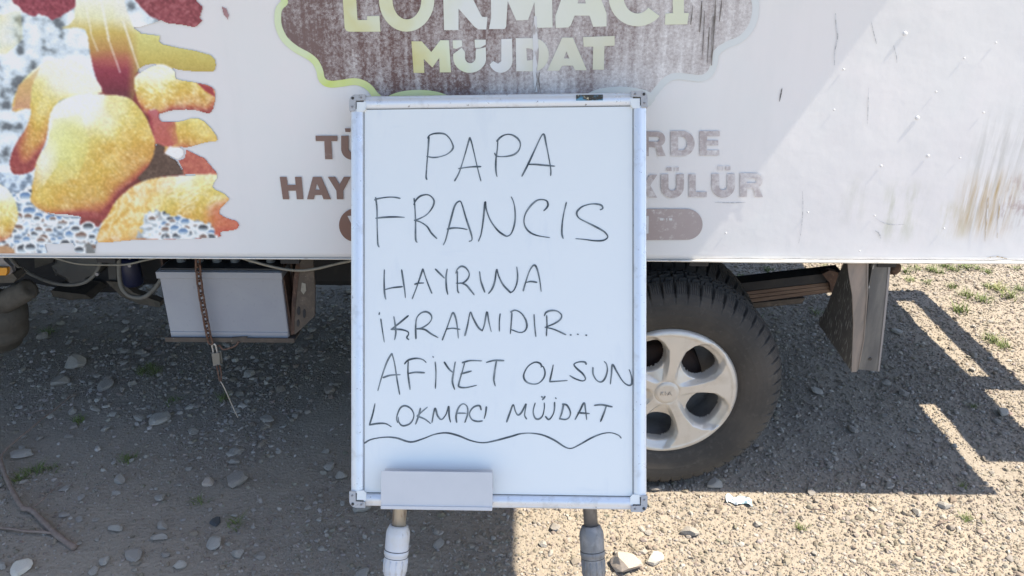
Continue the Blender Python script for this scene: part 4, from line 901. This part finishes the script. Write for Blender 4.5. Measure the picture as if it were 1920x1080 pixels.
# ---- handwriting (strokes followed on the board)
ZO = {'A': (640, 160, 6), 'B': (940, 160, 6), 'C': (660, 340, 4.91), 'D': (920, 340, 4.91), 'E': (660, 560, 3.6), 'F': (920, 560, 3.6)}
def z(k, pts): ox, oy, s_ = ZO[k]; return [(ox + x / s_, oy + y / s_) for x, y in pts]
words = [
 [z('A', [(985, 578), (978, 700), (965, 860), (955, 1000), (955, 1040), (963, 1060)]), z('A', [(972, 595), (990, 565), (1040, 545), (1110, 540), (1170, 552), (1220, 600), (1250, 660), (1258, 700), (1235, 740), (1180, 780), (1100, 805), (1030, 812), (962, 800)]),
  z('A', [(1275, 1075), (1330, 970), (1390, 780), (1440, 605), (1450, 605), (1470, 660), (1530, 920), (1570, 1075)]), z('A', [(1320, 938), (1420, 922), (1500, 916), (1570, 915)]),
  z('A', [(1760, 625), (1755, 720), (1740, 830), (1738, 930), (1745, 1000), (1752, 1025)]), z('A', [(1750, 630), (1785, 590), (1830, 562), (1880, 552), (1930, 562), (1980, 595), (2010, 640), (2012, 690), (1990, 740), (1940, 780), (1870, 798), (1800, 803), (1745, 795), (1725, 765)]),
  z('B', [(232, 1022), (300, 890), (370, 740), (440, 590), (470, 550), (487, 570), (500, 640), (530, 790), (555, 940), (555, 1015)]), z('B', [(300, 890), (380, 890), (470, 898), (600, 910)])],
 [z('C', [(218, 150), (230, 250), (232, 400), (236, 540), (240, 585), (250, 604)]), z('C', [(210, 172), (240, 160), (320, 147), (390, 147), (443, 157)]), z('C', [(220, 340), (300, 331), (400, 328), (482, 332)]),
  z('C', [(572, 158), (580, 250), (585, 380), (585, 500), (590, 550), (600, 560)]), z('C', [(570, 215), (585, 180), (620, 142), (670, 124), (715, 130), (750, 165), (755, 200), (735, 250), (690, 305), (630, 340), (580, 358)]), z('C', [(575, 358), (630, 375), (690, 415), (730, 475), (780, 526)]),
  z('C', [(842, 585), (865, 530), (900, 390), (945, 230), (985, 185), (1010, 205), (1050, 340), (1090, 460), (1105, 520), (1100, 545), (1080, 552)]), z('C', [(878, 440), (930, 430), (1000, 432), (1060, 444)]),
  z('C', [(1165, 550), (1190, 480), (1210, 340), (1226, 190), (1237, 260), (1275, 360), (1340, 450), (1400, 495), (1430, 505), (1462, 485), (1487, 430), (1502, 350), (1500, 260), (1487, 190), (1467, 145)]),
  z('D', [(490, 270), (515, 245), (528, 215), (515, 180), (470, 168), (420, 180), (365, 230), (320, 300), (307, 370), (325, 430), (370, 475), (440, 502), (542, 518)]), z('D', [(697, 195), (672, 300), (658, 400), (656, 480), (667, 525)]),
  z('D', [(1010, 262), (1032, 248), (1020, 222), (980, 210), (920, 210), (850, 230), (805, 265), (792, 300), (815, 340), (880, 375), (960, 415), (1040, 460), (1075, 500), (1070, 525), (1030, 545), (960, 547), (860, 535), (785, 528)])],
 [z('C', [(298, 815), (296, 900), (298, 1000), (305, 1060), (312, 1085)]), z('C', [(457, 815), (470, 900), (485, 1000), (492, 1070)]), z('C', [(305, 997), (370, 980), (465, 970)]),
  z('C', [(555, 1080), (590, 990), (625, 890), (650, 816), (657, 818), (680, 890), (710, 970), (735, 1030)]), z('C', [(578, 948), (610, 938), (660, 936)]), z('C', [(768, 808), (810, 850), (850, 890)]), z('C', [(877, 808), (866, 880), (870, 980), (882, 1040)]),
  z('C', [(970, 830), (970, 920), (972, 1000), (983, 1026)]), z('C', [(957, 845), (970, 810), (1005, 783), (1045, 795), (1075, 835), (1078, 870), (1060, 905), (1020, 935), (960, 938)]), z('C', [(1000, 935), (1050, 955), (1090, 1000), (1125, 1045)]),
  z('C', [(1175, 832), (1185, 910), (1200, 960), (1223, 1020)]), z('C', [(1258, 1032), (1290, 990), (1315, 920), (1332, 810), (1350, 870), (1390, 950), (1450, 1015), (1465, 1022), (1492, 1000), (1517, 940), (1525, 870), (1517, 790)]),
  z('D', [(300, 1008), (325, 920), (360, 820), (398, 772), (425, 800), (450, 900), (465, 1012)]), z('D', [(330, 930), (370, 922), (425, 930)])],
 [z('E', [(195, 138), (205, 210), (218, 292)]), z('E', [(186, 94), (183, 107)]), z('E', [(283, 122), (292, 180), (296, 230), (288, 276)]), z('E', [(380, 115), (320, 165), (265, 207)]), z('E', [(265, 207), (330, 208), (375, 222), (382, 240), (370, 262), (383, 276)]),
  z('E', [(432, 270), (430, 190), (438, 130), (465, 98), (500, 88), (530, 105), (538, 135), (515, 170), (470, 198), (436, 203)]), z('E', [(436, 203), (490, 208), (535, 238), (580, 262)]), z('E', [(610, 278), (640, 200), (665, 130), (682, 95), (700, 130), (712, 200), (718, 265)]), z('E', [(640, 205), (680, 200), (728, 207)]),
  z('E', [(762, 250), (780, 180), (799, 92), (817, 130), (850, 190), (876, 214), (882, 210), (895, 170), (911, 90), (925, 160), (940, 222)]), z('E', [(1000, 103), (995, 150), (995, 218)]), z('F', [(143, 95), (140, 150), (133, 236)]), z('F', [(135, 90), (165, 78), (205, 97), (235, 140), (245, 185), (230, 218), (195, 228), (143, 210)]),
  z('F', [(293, 108), (297, 180), (305, 255)]), z('F', [(378, 115), (380, 180), (376, 250)]), z('F', [(363, 115), (375, 92), (410, 80), (450, 85), (478, 110), (470, 140), (430, 168), (368, 193)]), z('F', [(368, 193), (430, 208), (507, 243)]),
  z('F', [(537, 244), (543, 245)]), z('F', [(585, 240), (591, 241)]), z('F', [(642, 246), (648, 247)])],
 [z('E', [(175, 620), (200, 530), (235, 430), (266, 375), (274, 385), (288, 440), (305, 550), (322, 645)]), z('E', [(210, 533), (260, 517), (325, 513)]), z('E', [(380, 425), (378, 500), (392, 612)]), z('E', [(355, 440), (380, 415), (430, 403), (475, 410), (500, 430)]), z('E', [(380, 505), (430, 497), (490, 500)]),
  z('E', [(562, 428), (567, 500), (563, 605)]), z('E', [(546, 391), (550, 395)]), z('E', [(623, 428), (655, 475), (685, 500)]), z('E', [(697, 428), (685, 500), (678, 560), (693, 612)]), z('E', [(760, 435), (745, 490), (722, 570), (725, 595), (770, 600), (840, 585)]), z('E', [(745, 432), (800, 418), (875, 420)]), z('E', [(735, 508), (805, 489)]),
  z('E', [(908, 430), (960, 417), (1025, 418)]), z('E', [(975, 420), (962, 500), (958, 550), (967, 588)])],
 [z('F', [(345, 455), (330, 435), (295, 430), (250, 460), (223, 515), (235, 555), (275, 575), (320, 572), (355, 540), (367, 500), (355, 460), (340, 462)]), z('F', [(422, 448), (412, 500), (398, 560)]), z('F', [(398, 560), (440, 558), (517, 552)]),
  z('F', [(645, 443), (635, 428), (595, 427), (563, 443), (580, 470), (620, 505), (640, 540), (620, 555), (570, 540), (535, 520)]), z('F', [(690, 465), (692, 510), (715, 550), (745, 562), (770, 540), (787, 490), (783, 445), (768, 425)]),
  z('F', [(808, 575), (815, 510), (822, 445), (850, 490), (890, 555), (925, 583), (950, 578), (952, 540), (945, 505), (935, 480)])],
 [z('E', [(155, 710), (140, 780), (118, 852)]), z('E', [(118, 852), (170, 843), (225, 843), (265, 864)]), z('E', [(308, 835), (302, 800), (325, 740), (360, 723), (400, 745), (418, 790), (395, 840), (345, 858), (318, 835), (312, 800)]), z('E', [(462, 740), (450, 790), (430, 846)]), z('E', [(508, 733), (470, 765), (440, 792)]), z('E', [(440, 792), (490, 812), (530, 842)]),
  z('E', [(540, 835), (560, 740), (578, 790), (605, 815), (635, 780), (653, 727), (656, 790), (665, 832)]), z('E', [(707, 835), (703, 790), (720, 735), (750, 710), (778, 730), (780, 780), (762, 835)]), z('E', [(712, 773), (770, 773)]), z('E', [(872, 750), (860, 722), (820, 733), (793, 775), (810, 815), (845, 828), (880, 825)]), z('E', [(907, 730), (903, 770), (893, 808)])],
 [z('F', [(108, 832), (130, 770), (152, 716), (167, 760), (185, 785), (210, 765), (239, 710), (232, 760), (230, 790), (243, 812)]), z('F', [(300, 705), (287, 760), (300, 805), (325, 812), (350, 790), (362, 740), (362, 705)]), z('F', [(344, 661), (348, 665)]), z('F', [(367, 660), (350, 682)]),
  z('F', [(432, 700), (428, 760), (410, 800), (390, 815), (370, 795)]), z('F', [(438, 670), (442, 674)]), z('F', [(492, 715), (480, 770), (465, 812)]), z('F', [(485, 712), (515, 720), (538, 765), (530, 800), (505, 815), (465, 810)]), z('F', [(570, 815), (600, 760), (630, 704), (640, 750), (648, 815)]), z('F', [(590, 770), (665, 775)]), z('F', [(700, 720), (750, 716), (820, 730)]), z('F', [(780, 725), (765, 770), (742, 828)])],
 [z('E', [(85, 975), (130, 950), (220, 935), (300, 940), (395, 967), (480, 945), (560, 915), (640, 906), (720, 925), (800, 957), (880, 972), (960, 960), (1080, 928), (1136, 912), (1206, 908), (1286, 920), (1366, 955), (1436, 1000), (1481, 1010), (1536, 985), (1616, 940), (1686, 912), (1746, 905), (1796, 920), (1816, 940)])],
]
rs = random.Random(3)
for wi, strokes in enumerate(words):
    V, Fq = [], []
    for si, stx in enumerate(strokes):
        P = [Vector((bp(x, y).x, 0, bp(x, y).z)) for x, y in stx]
        P = crom(P, 7) if len(P) > 2 else [P[0].lerp(P[1], t / 4) for t in range(5)]
        n0 = len(V); yq = Yb - .0006 - .00004 * si; ph = rs.random() * 6
        for i, p in enumerate(P):
            a_, b_ = P[max(i - 1, 0)], P[min(i + 1, len(P) - 1)]; t_ = (b_ - a_)
            t_ = t_.normalized() if t_.length > 1e-7 else Vector((1, 0, 0))
            wdt = .0036 * (1 + .22 * math.sin(ph + i * .22)) * (1 - .35 * (i / len(P)) ** 6)
            if i == 0: p = p - t_ * .0012
            if i == len(P) - 1: p = p + t_ * .0012
            if i in (0, len(P) - 1): wdt *= .55
            nv = Vector((-t_.z, 0, t_.x)) * wdt / 2
            V += [(p.x - nv.x, yq, p.z - nv.z), (p.x + nv.x, yq, p.z + nv.z)]
            if i: k = n0 + 2 * i; Fq.append((k - 2, k, k + 1, k - 1))
    o = obj('written_word' if wi < 8 else 'wavy_underline', V, Fq, 'ink', surf)

# ================================================================== gravel and loose stones
def ico():
    p = (1 + 5 ** .5) / 2
    V = np.array([(-1, p, 0), (1, p, 0), (-1, -p, 0), (1, -p, 0), (0, -1, p), (0, 1, p), (0, -1, -p), (0, 1, -p), (p, 0, -1), (p, 0, 1), (-p, 0, -1), (-p, 0, 1)], float) / math.hypot(1, p)
    Fq = np.array([(0, 11, 5), (0, 5, 1), (0, 1, 7), (0, 7, 10), (0, 10, 11), (1, 5, 9), (5, 11, 4), (11, 10, 2), (10, 7, 6), (7, 1, 8), (3, 9, 4), (3, 4, 2), (3, 2, 6), (3, 6, 8), (3, 8, 9), (4, 9, 5), (2, 4, 11), (6, 2, 10), (8, 6, 7), (9, 8, 1)])
    return V, Fq
IV, IF = ico()
OV = np.array([(1, 0, 0), (-1, 0, 0), (0, 1, 0), (0, -1, 0), (0, 0, 1), (0, 0, -1)], float); OF = np.array([(0, 2, 4), (2, 1, 4), (1, 3, 4), (3, 0, 4), (2, 0, 5), (1, 2, 5), (3, 1, 5), (0, 3, 5)])
def pebbles(N, BV, BF, r0, sg, lo, hi, pale, zf):
    x = rng.uniform(-2.7, 2.9, N); y = 1.38 + 2.75 * rng.random(N) ** 1.2
    wdp = y * math.cos(PITCH) + CAMH * math.sin(PITCH); ok = np.abs(x) < .64 * wdp + .25
    x, y = x[ok], y[ok]
    clump = fbm(x * 2.2, y * 2.2, 3, 21); left = np.clip((-.1 - x) / .6, 0, 1)
    ok = rng.random(len(x)) < np.clip(.20 + 1.9 * (clump - .40) + .62 * (1 - left), .10, 1)
    x, y = x[ok], y[ok]; N = len(x); k = len(BV)
    rad = np.clip(r0 * np.exp(rng.normal(0, sg, N)), lo, hi)
    shape = BV[None] * (1 + rng.uniform(-.3, .3, (N, k, 1))) * rng.uniform(.65, 1.35, (N, 1, 3)) * np.array([1, 1, zf])
    tl = rng.uniform(-.5, .5, (N, 1)); shape[..., 2] += shape[..., 0] * tl * .5
    an = rng.uniform(0, 2 * np.pi, N); ca, sa = np.cos(an)[:, None], np.sin(an)[:, None]
    sx_ = shape[..., 0] * ca - shape[..., 1] * sa; sy_ = shape[..., 0] * sa + shape[..., 1] * ca
    V = np.stack([x[:, None] + sx_ * rad[:, None], y[:, None] + sy_ * rad[:, None], (gh(x, y) + rad * .28)[:, None] + shape[..., 2] * rad[:, None]], -1)
    tone = .17 + pale * .8 * rng.random(N) ** 1.8; tint = rng.normal(0, .005, (N, 3)) + np.array([.030, 0, -.034])
    c = np.clip(tone[:, None] + tint, .05, .6); c = np.repeat(c[:, None], k, 1).reshape(-1, 3)
    return V.reshape(-1, 3), c, (BF[None] + (k * np.arange(N))[:, None, None]).reshape(-1, 3)
g1v, g1c, g1f = pebbles(210000, OV, OF, .0025, .30, .0016, .0045, .18, .8)
g2v, g2c, g2f = pebbles(66000, IV, IF, .0043, .36, .0025, .011, .20, .66)
def left_zone(v, c, f, k):                               # the stonier patch ahead of the battery
    ctr = v.reshape(-1, k, 3).mean(1); ok = (ctr[:, 0] < -.25 + .5 * (fbm(ctr[:, 0] * 3, ctr[:, 1] * 3, 2, 40) - .5)) & (ctr[:, 1] > 1.75 + .6 * fbm(ctr[:, 0] * 2, ctr[:, 1] * 2, 2, 41))
    n_ = int(ok.sum()); per = len(f) // len(ctr)
    v = v.reshape(-1, k, 3)[ok].reshape(-1, 3); c = c.reshape(-1, k, 3)[ok].reshape(-1, 3); f0 = f[:per]
    return v, c, (f0[None] + (k * np.arange(n_))[:, None, None]).reshape(-1, 3)
g3v, g3c, g3f = left_zone(*pebbles(19000, IV, IF, .0080, .34, .005, .017, .26, .48), 12)
PV = np.concatenate([g1v, g2v, g3v]); pc_ = np.concatenate([g1c, g2c, g3c]); PF = np.concatenate([g1f, g2f + len(g1v), g3f + len(g1v) + len(g2v)])
gr = npmesh('gravel', PV, PF, 'gravel', col=pc_); gr['kind'] = 'stuff'; gr['label'] = 'fine grey gravel strewn over the dusty ground'; gr['category'] = 'gravel'

def stone_mesh(seed, flatn):
    r_ = np.random.default_rng(seed)
    V, Fq = IV.copy(), IF
    # one subdivision
    mid_ = {}; V = list(V); F2 = []
    def m_(a, b):
        k = (min(a, b), max(a, b))
        if k not in mid_: v = V[a] + V[b]; V.append(v / np.linalg.norm(v)); mid_[k] = len(V) - 1
        return mid_[k]
    for a, b, c in Fq: x, y, q_ = m_(a, b), m_(b, c), m_(c, a); F2 += [(a, x, q_), (b, y, x), (c, q_, y), (x, y, q_)]
    V = np.array(V)
    for _ in range(13):                                  # chip flat facets
        n_ = r_.normal(size=3); n_ /= np.linalg.norm(n_); d = r_.uniform(.45, .85); s_ = V @ n_; V = V - np.clip(s_ - d, 0, None)[:, None] * n_
    V = V * np.array([r_.uniform(.9, 1.35), r_.uniform(.7, 1.0), flatn * r_.uniform(.8, 1.2)]) * (1 + r_.normal(0, .03, (len(V), 1)))
    me = bpy.data.meshes.new('stone'); me.from_pydata([tuple(v) for v in V], [], F2); me.update(); me.materials.append(M['stone'])
    return me
SM = [stone_mesh(100 + i, .42 + .06 * (i % 4)) for i in range(14)]
def stone(x, y, r_, me=None, label='small grey stone lying loose on the gravel', grp='loose stones on the gravel', m=None, sink=.18, rz=None):
    me = me or rs.choice(SM)
    if m: me = me.copy(); me.materials[0] = M[m]
    o = bpy.data.objects.new('stone', me); link(o)
    zmin = min(v.co.z for v in me.vertices) * r_
    o.location = (x, y, float(gh(x, y)) - zmin * (1 - sink)); o.scale = (r_,) * 3
    o.rotation_euler = (rs.uniform(-.2, .2), rs.uniform(-.2, .2), rs.uniform(0, 6.28) if rz is None else rz)
    if grp and label.startswith('small grey'):
        if x > .0 and y < 1.93: label, grp = 'loose stone on the sunlit gravel in front of the rear wheel', 'stones on the sunlit gravel in front'
        elif x > 1.75 or y > 3.6: label, grp = 'loose stone on the ground behind the truck shadow', 'stones behind the truck shadow'
        elif x > .25: label, grp = 'loose stone in the shade around the rear wheel and mud flap', 'stones in the shade by the rear wheel'
        elif y > 2.05: label, grp = 'loose stone in the dark shade under the truck near the battery', 'stones under the truck by the battery'
        elif x < -1.0: label, grp = 'loose stone on shaded ground close to the fallen branch', 'stones close to the fallen branch'
        else: label, grp = 'loose stone on shaded dusty ground between branch and whiteboard', 'stones between branch and whiteboard'
    tag(o, label, 'stone', grp); return o
spots = []
special = [((1228, 1052), .031, 'pale_stone', 'bright white stone lying in sunlight beside the grey easel leg'), ((1172, 1064), .040, 'pink_stone', 'flat pinkish stone slab beside the bright white stone'),
           ((405, 983), .020, 'dark_stone', 'almost black rounded stone on the shaded gravel'), ((41, 1067), .030, 'pale_stone', 'pale round stone near the thick end of the fallen branch'),
           ((1157, 1040), .014, 'stone', None), ((440, 868), .022, None, None), ((445, 905), .034, None, None), ((390, 906), .024, 'pink_stone', 'pinkish pebble on the shaded ground left of the whiteboard'),
           ((303, 936), .022, None, None), ((38, 856), .036, None, None), ((140, 688), .05, None, None), ((265, 664), .03, None, None), ((115, 720), .04, None, None), ((300, 788), .04, None, None), ((262, 788), .026, None, None),
           ((825, 1022), .020, None, None), ((1018, 1022), .017, None, None), ((1598, 808), .026, None, None), ((1530, 736), .026, None, None), ((1520, 922), .02, None, None), ((1340, 912), .03, None, None), ((1230, 918), .022, None, None),
           ((250, 1045), .03, None, None), ((302, 1012), .026, None, None), ((220, 995), .026, None, None), ((200, 1055), .02, None, None), ((305, 990), .02, None, None), ((680, 955), .026, None, None), ((560, 660), .026, None, None), ((585, 620), .024, None, None), ((1770, 950), .022, None, None), ((1720, 962), .02, None, None), ((1660, 720), .02, None, None)]
for (px, py), r_, m_, lb in special:
    p = gp(px, py); spots.append((p.x, p.y, r_))
    stone(p.x, p.y, r_, m=m_ if m_ in ('pale_stone', 'pink_stone', 'dark_stone') else None, **({'label': lb, 'grp': None} if lb else {}))
cnt = 0
while cnt < 225:
    px, py = rs.uniform(-10, 1930), 495 + 590 * rs.random()
    if px > 1150 and py > 930 and rs.random() < .55: continue
    if px > 640 and rs.random() < .55: continue
    p = gp(px, py); r_ = min(.0095 + .0055 * rs.expovariate(1), .034)
    if p.y > 4.1 or any((p.x - a) ** 2 + (p.y - b) ** 2 < (r_ + c) ** 2 for a, b, c in spots): continue
    if (p.x - HX) ** 2 < .16 and 1.93 < p.y < 2.45: continue
    spots.append((p.x, p.y, r_)); stone(p.x, p.y, r_); cnt += 1

# ---- weeds
def tuft_mesh(seed, n, hgt, spread):
    r_ = random.Random(seed); V, Fq = [], []
    for _ in range(n):
        an = r_.uniform(0, 6.283); le = r_.uniform(.2, 1) * spread; hh = hgt * r_.uniform(.45, 1); bx_, by_ = r_.gauss(0, spread * .25), r_.gauss(0, spread * .25)
        wv = r_.uniform(.0012, .0028); dx, dy = math.cos(an), math.sin(an); k = len(V)
        for i, tq in enumerate((0, .4, .75, 1)):
            wq = wv * (1 - tq * .9); x = bx_ + dx * le * tq ** 1.6; y = by_ + dy * le * tq ** 1.6; zq = hh * (tq - .25 * tq * tq)
            V += [(x - dy * wq, y + dx * wq, zq), (x + dy * wq, y - dx * wq, zq)]
            if i: Fq.append((k + 2 * i - 2, k + 2 * i - 1, k + 2 * i + 1, k + 2 * i))
    me = bpy.data.meshes.new('grass_tuft'); me.from_pydata(V, [], Fq); me.update(); me.materials.append(M['grass']); return me
TM = [tuft_mesh(i, 26 + 6 * i, .045 + .008 * (i % 3), .04 + .01 * (i % 3)) for i in range(6)]
def tuft(px, py, s_, label, grp):
    p = gp(px, py); o = bpy.data.objects.new('grass_tuft', rs.choice(TM)); link(o); o.location = (p.x, p.y, float(gh(p.x, p.y)) - .002); o.scale = (s_, s_, s_ * rs.uniform(.7, 1)); o.rotation_euler = (0, 0, rs.uniform(0, 6.28))
    tag(o, label, 'grass', grp)
back = [(1700, 512), (1722, 505), (1745, 508), (1770, 500), (1790, 507), (1812, 503), (1835, 506), (1850, 512), (1705, 528), (1738, 532), (1785, 540), (1812, 558), (1852, 540), (1870, 545), (1905, 505), (1915, 545), (1800, 585), (1840, 565), (1880, 650), (1862, 640), (1760, 512), (1893, 560)]
for px, py in back: tuft(px, py, rs.uniform(.7, 1.3), 'yellow-green weed tuft in sunlight on the ground behind the truck', 'sunlit weeds behind the truck')
for px, py in ((1350, 515), (1390, 520), (1440, 507), (1330, 500), (1500, 512), (1545, 500), (1530, 590), (1420, 600)): tuft(px, py, rs.uniform(.5, .85), 'low weed tuft in the shade near the rear wheel', 'shaded weeds near the rear wheel')
for px, py in ((282, 692), (268, 700), (292, 700)): tuft(px, py, .8, 'dark green weed growing in deep shade beneath the battery', 'weeds beneath the battery')
for px, py in ((50, 892), (72, 884), (95, 880), (35, 900)): tuft(px, py, .9, 'low green weed beside the forked fallen branch', 'weeds beside the fallen branch')
for px, py in ((376, 942), (150, 790), (240, 862), (440, 985), (90, 625), (325, 755), (420, 750)): tuft(px, py, .85, 'sparse weed tuft on the shaded gravel in front of the truck', 'weeds on the shaded gravel')
for px, py in ((1502, 992), (1812, 975)): tuft(px, py, .62, 'small yellow-green tuft on the sunlit gravel in front of the truck shadow', 'weeds on the sunlit gravel')
for px, py in ((1805, 915), (1825, 765)): tuft(px, py, .55, 'dull green tuft inside the shadow cast by the truck rear', 'weeds in the truck shadow')

# ---- fallen branch
def branch_pts(P, h0): return [Vector((gp(x, y, hh).x, gp(x, y, hh).y, hh)) for (x, y), hh in zip(P, h0)]
bP = [(140, 1027), (102, 999), (61, 958), (41, 950), (16, 905), (2, 868), (-14, 820), (-40, 760)]
base_ = gp(140, 1027); br = empty('fallen_branch', Matrix.Translation((base_.x, base_.y, 0)), 'bare forked grey-brown branch lying on the shaded gravel', 'branch')
def tw(name, P, hs, r0, r1, par=br):
    Q = crom(branch_pts(P, hs), 5); n = len(Q); Q = [q_ - Vector((base_.x, base_.y, 0)) for q_ in Q]
    return MB().tube(Q, [r0 + (r1 - r0) * i / (n - 1) * (1) + .0007 * math.sin(i * 1.9) for i in range(n)], 9).build(name, 'bark', par, True)
tw('stem', bP, [.008, .011, .014, .018, .022, .025, .025, .02], .0095, .005)
tw('twig', [(5, 872), (4, 852), (25, 830), (53, 807), (82, 783), (110, 762), (143, 732)], [.024, .026, .03, .028, .024, .015, .008], .0042, .0018)
tw('twig', [(103, 1000), (75, 997), (49, 996), (25, 992), (4, 990), (-30, 985)], [.012, .014, .016, .016, .012, .008], .0045, .003)
tw('twig', [(55, 953), (70, 945), (92, 925), (114, 907)], [.015, .018, .018, .012], .0028, .0012)
# dry stalks
for P_ in ([(55, 776), (92, 769)], [(1755, 985), (1790, 975)], [(1520, 955), (1560, 962)]):
    Q = [gp(x, y, .008) for x, y in P_]
    tag(MB().tube([Q[0], (Q[0] + Q[1]) / 2 + Vector((0, .004, .004)), Q[1]], [.002, .0022, .001], 6).build('dry_stalk', 'bark', None, True), 'thin dry stalk lying flat on the gravel', 'stalk', 'dry stalks on the gravel')
# ---- litter
lc = gp(1385, 940); V, Fq = [], []
nu, nv_ = 14, 7
for j in range(nv_):
    for i in range(nu):
        x = (i / (nu - 1) - .5) * .075 + rs.uniform(-.002, .002); y = (j / (nv_ - 1) - .5) * .034 + .006 * math.sin(i * .9) + rs.uniform(-.0015, .0015)
        V.append((x, y, .008 + .0035 * math.sin(i * 1.3 + j) + .0025 * math.sin(j * 2.1) + rs.uniform(-.0012, .0012)))
for j in range(nv_ - 1):
    for i in range(nu - 1): k = j * nu + i; Fq.append((k, k + 1, k + nu + 1, k + nu))
lt = obj('wrapper', V, Fq, 'wrapper'); lt.location = (lc.x, lc.y, float(gh(lc.x, lc.y))); lt.rotation_euler = (0, 0, -.12)
s2 = lt.modifiers.new('thickness', 'SOLIDIFY'); s2.thickness = .0008
tag(lt, 'crumpled white and blue wrapper on the gravel near the rear tyre', 'litter')
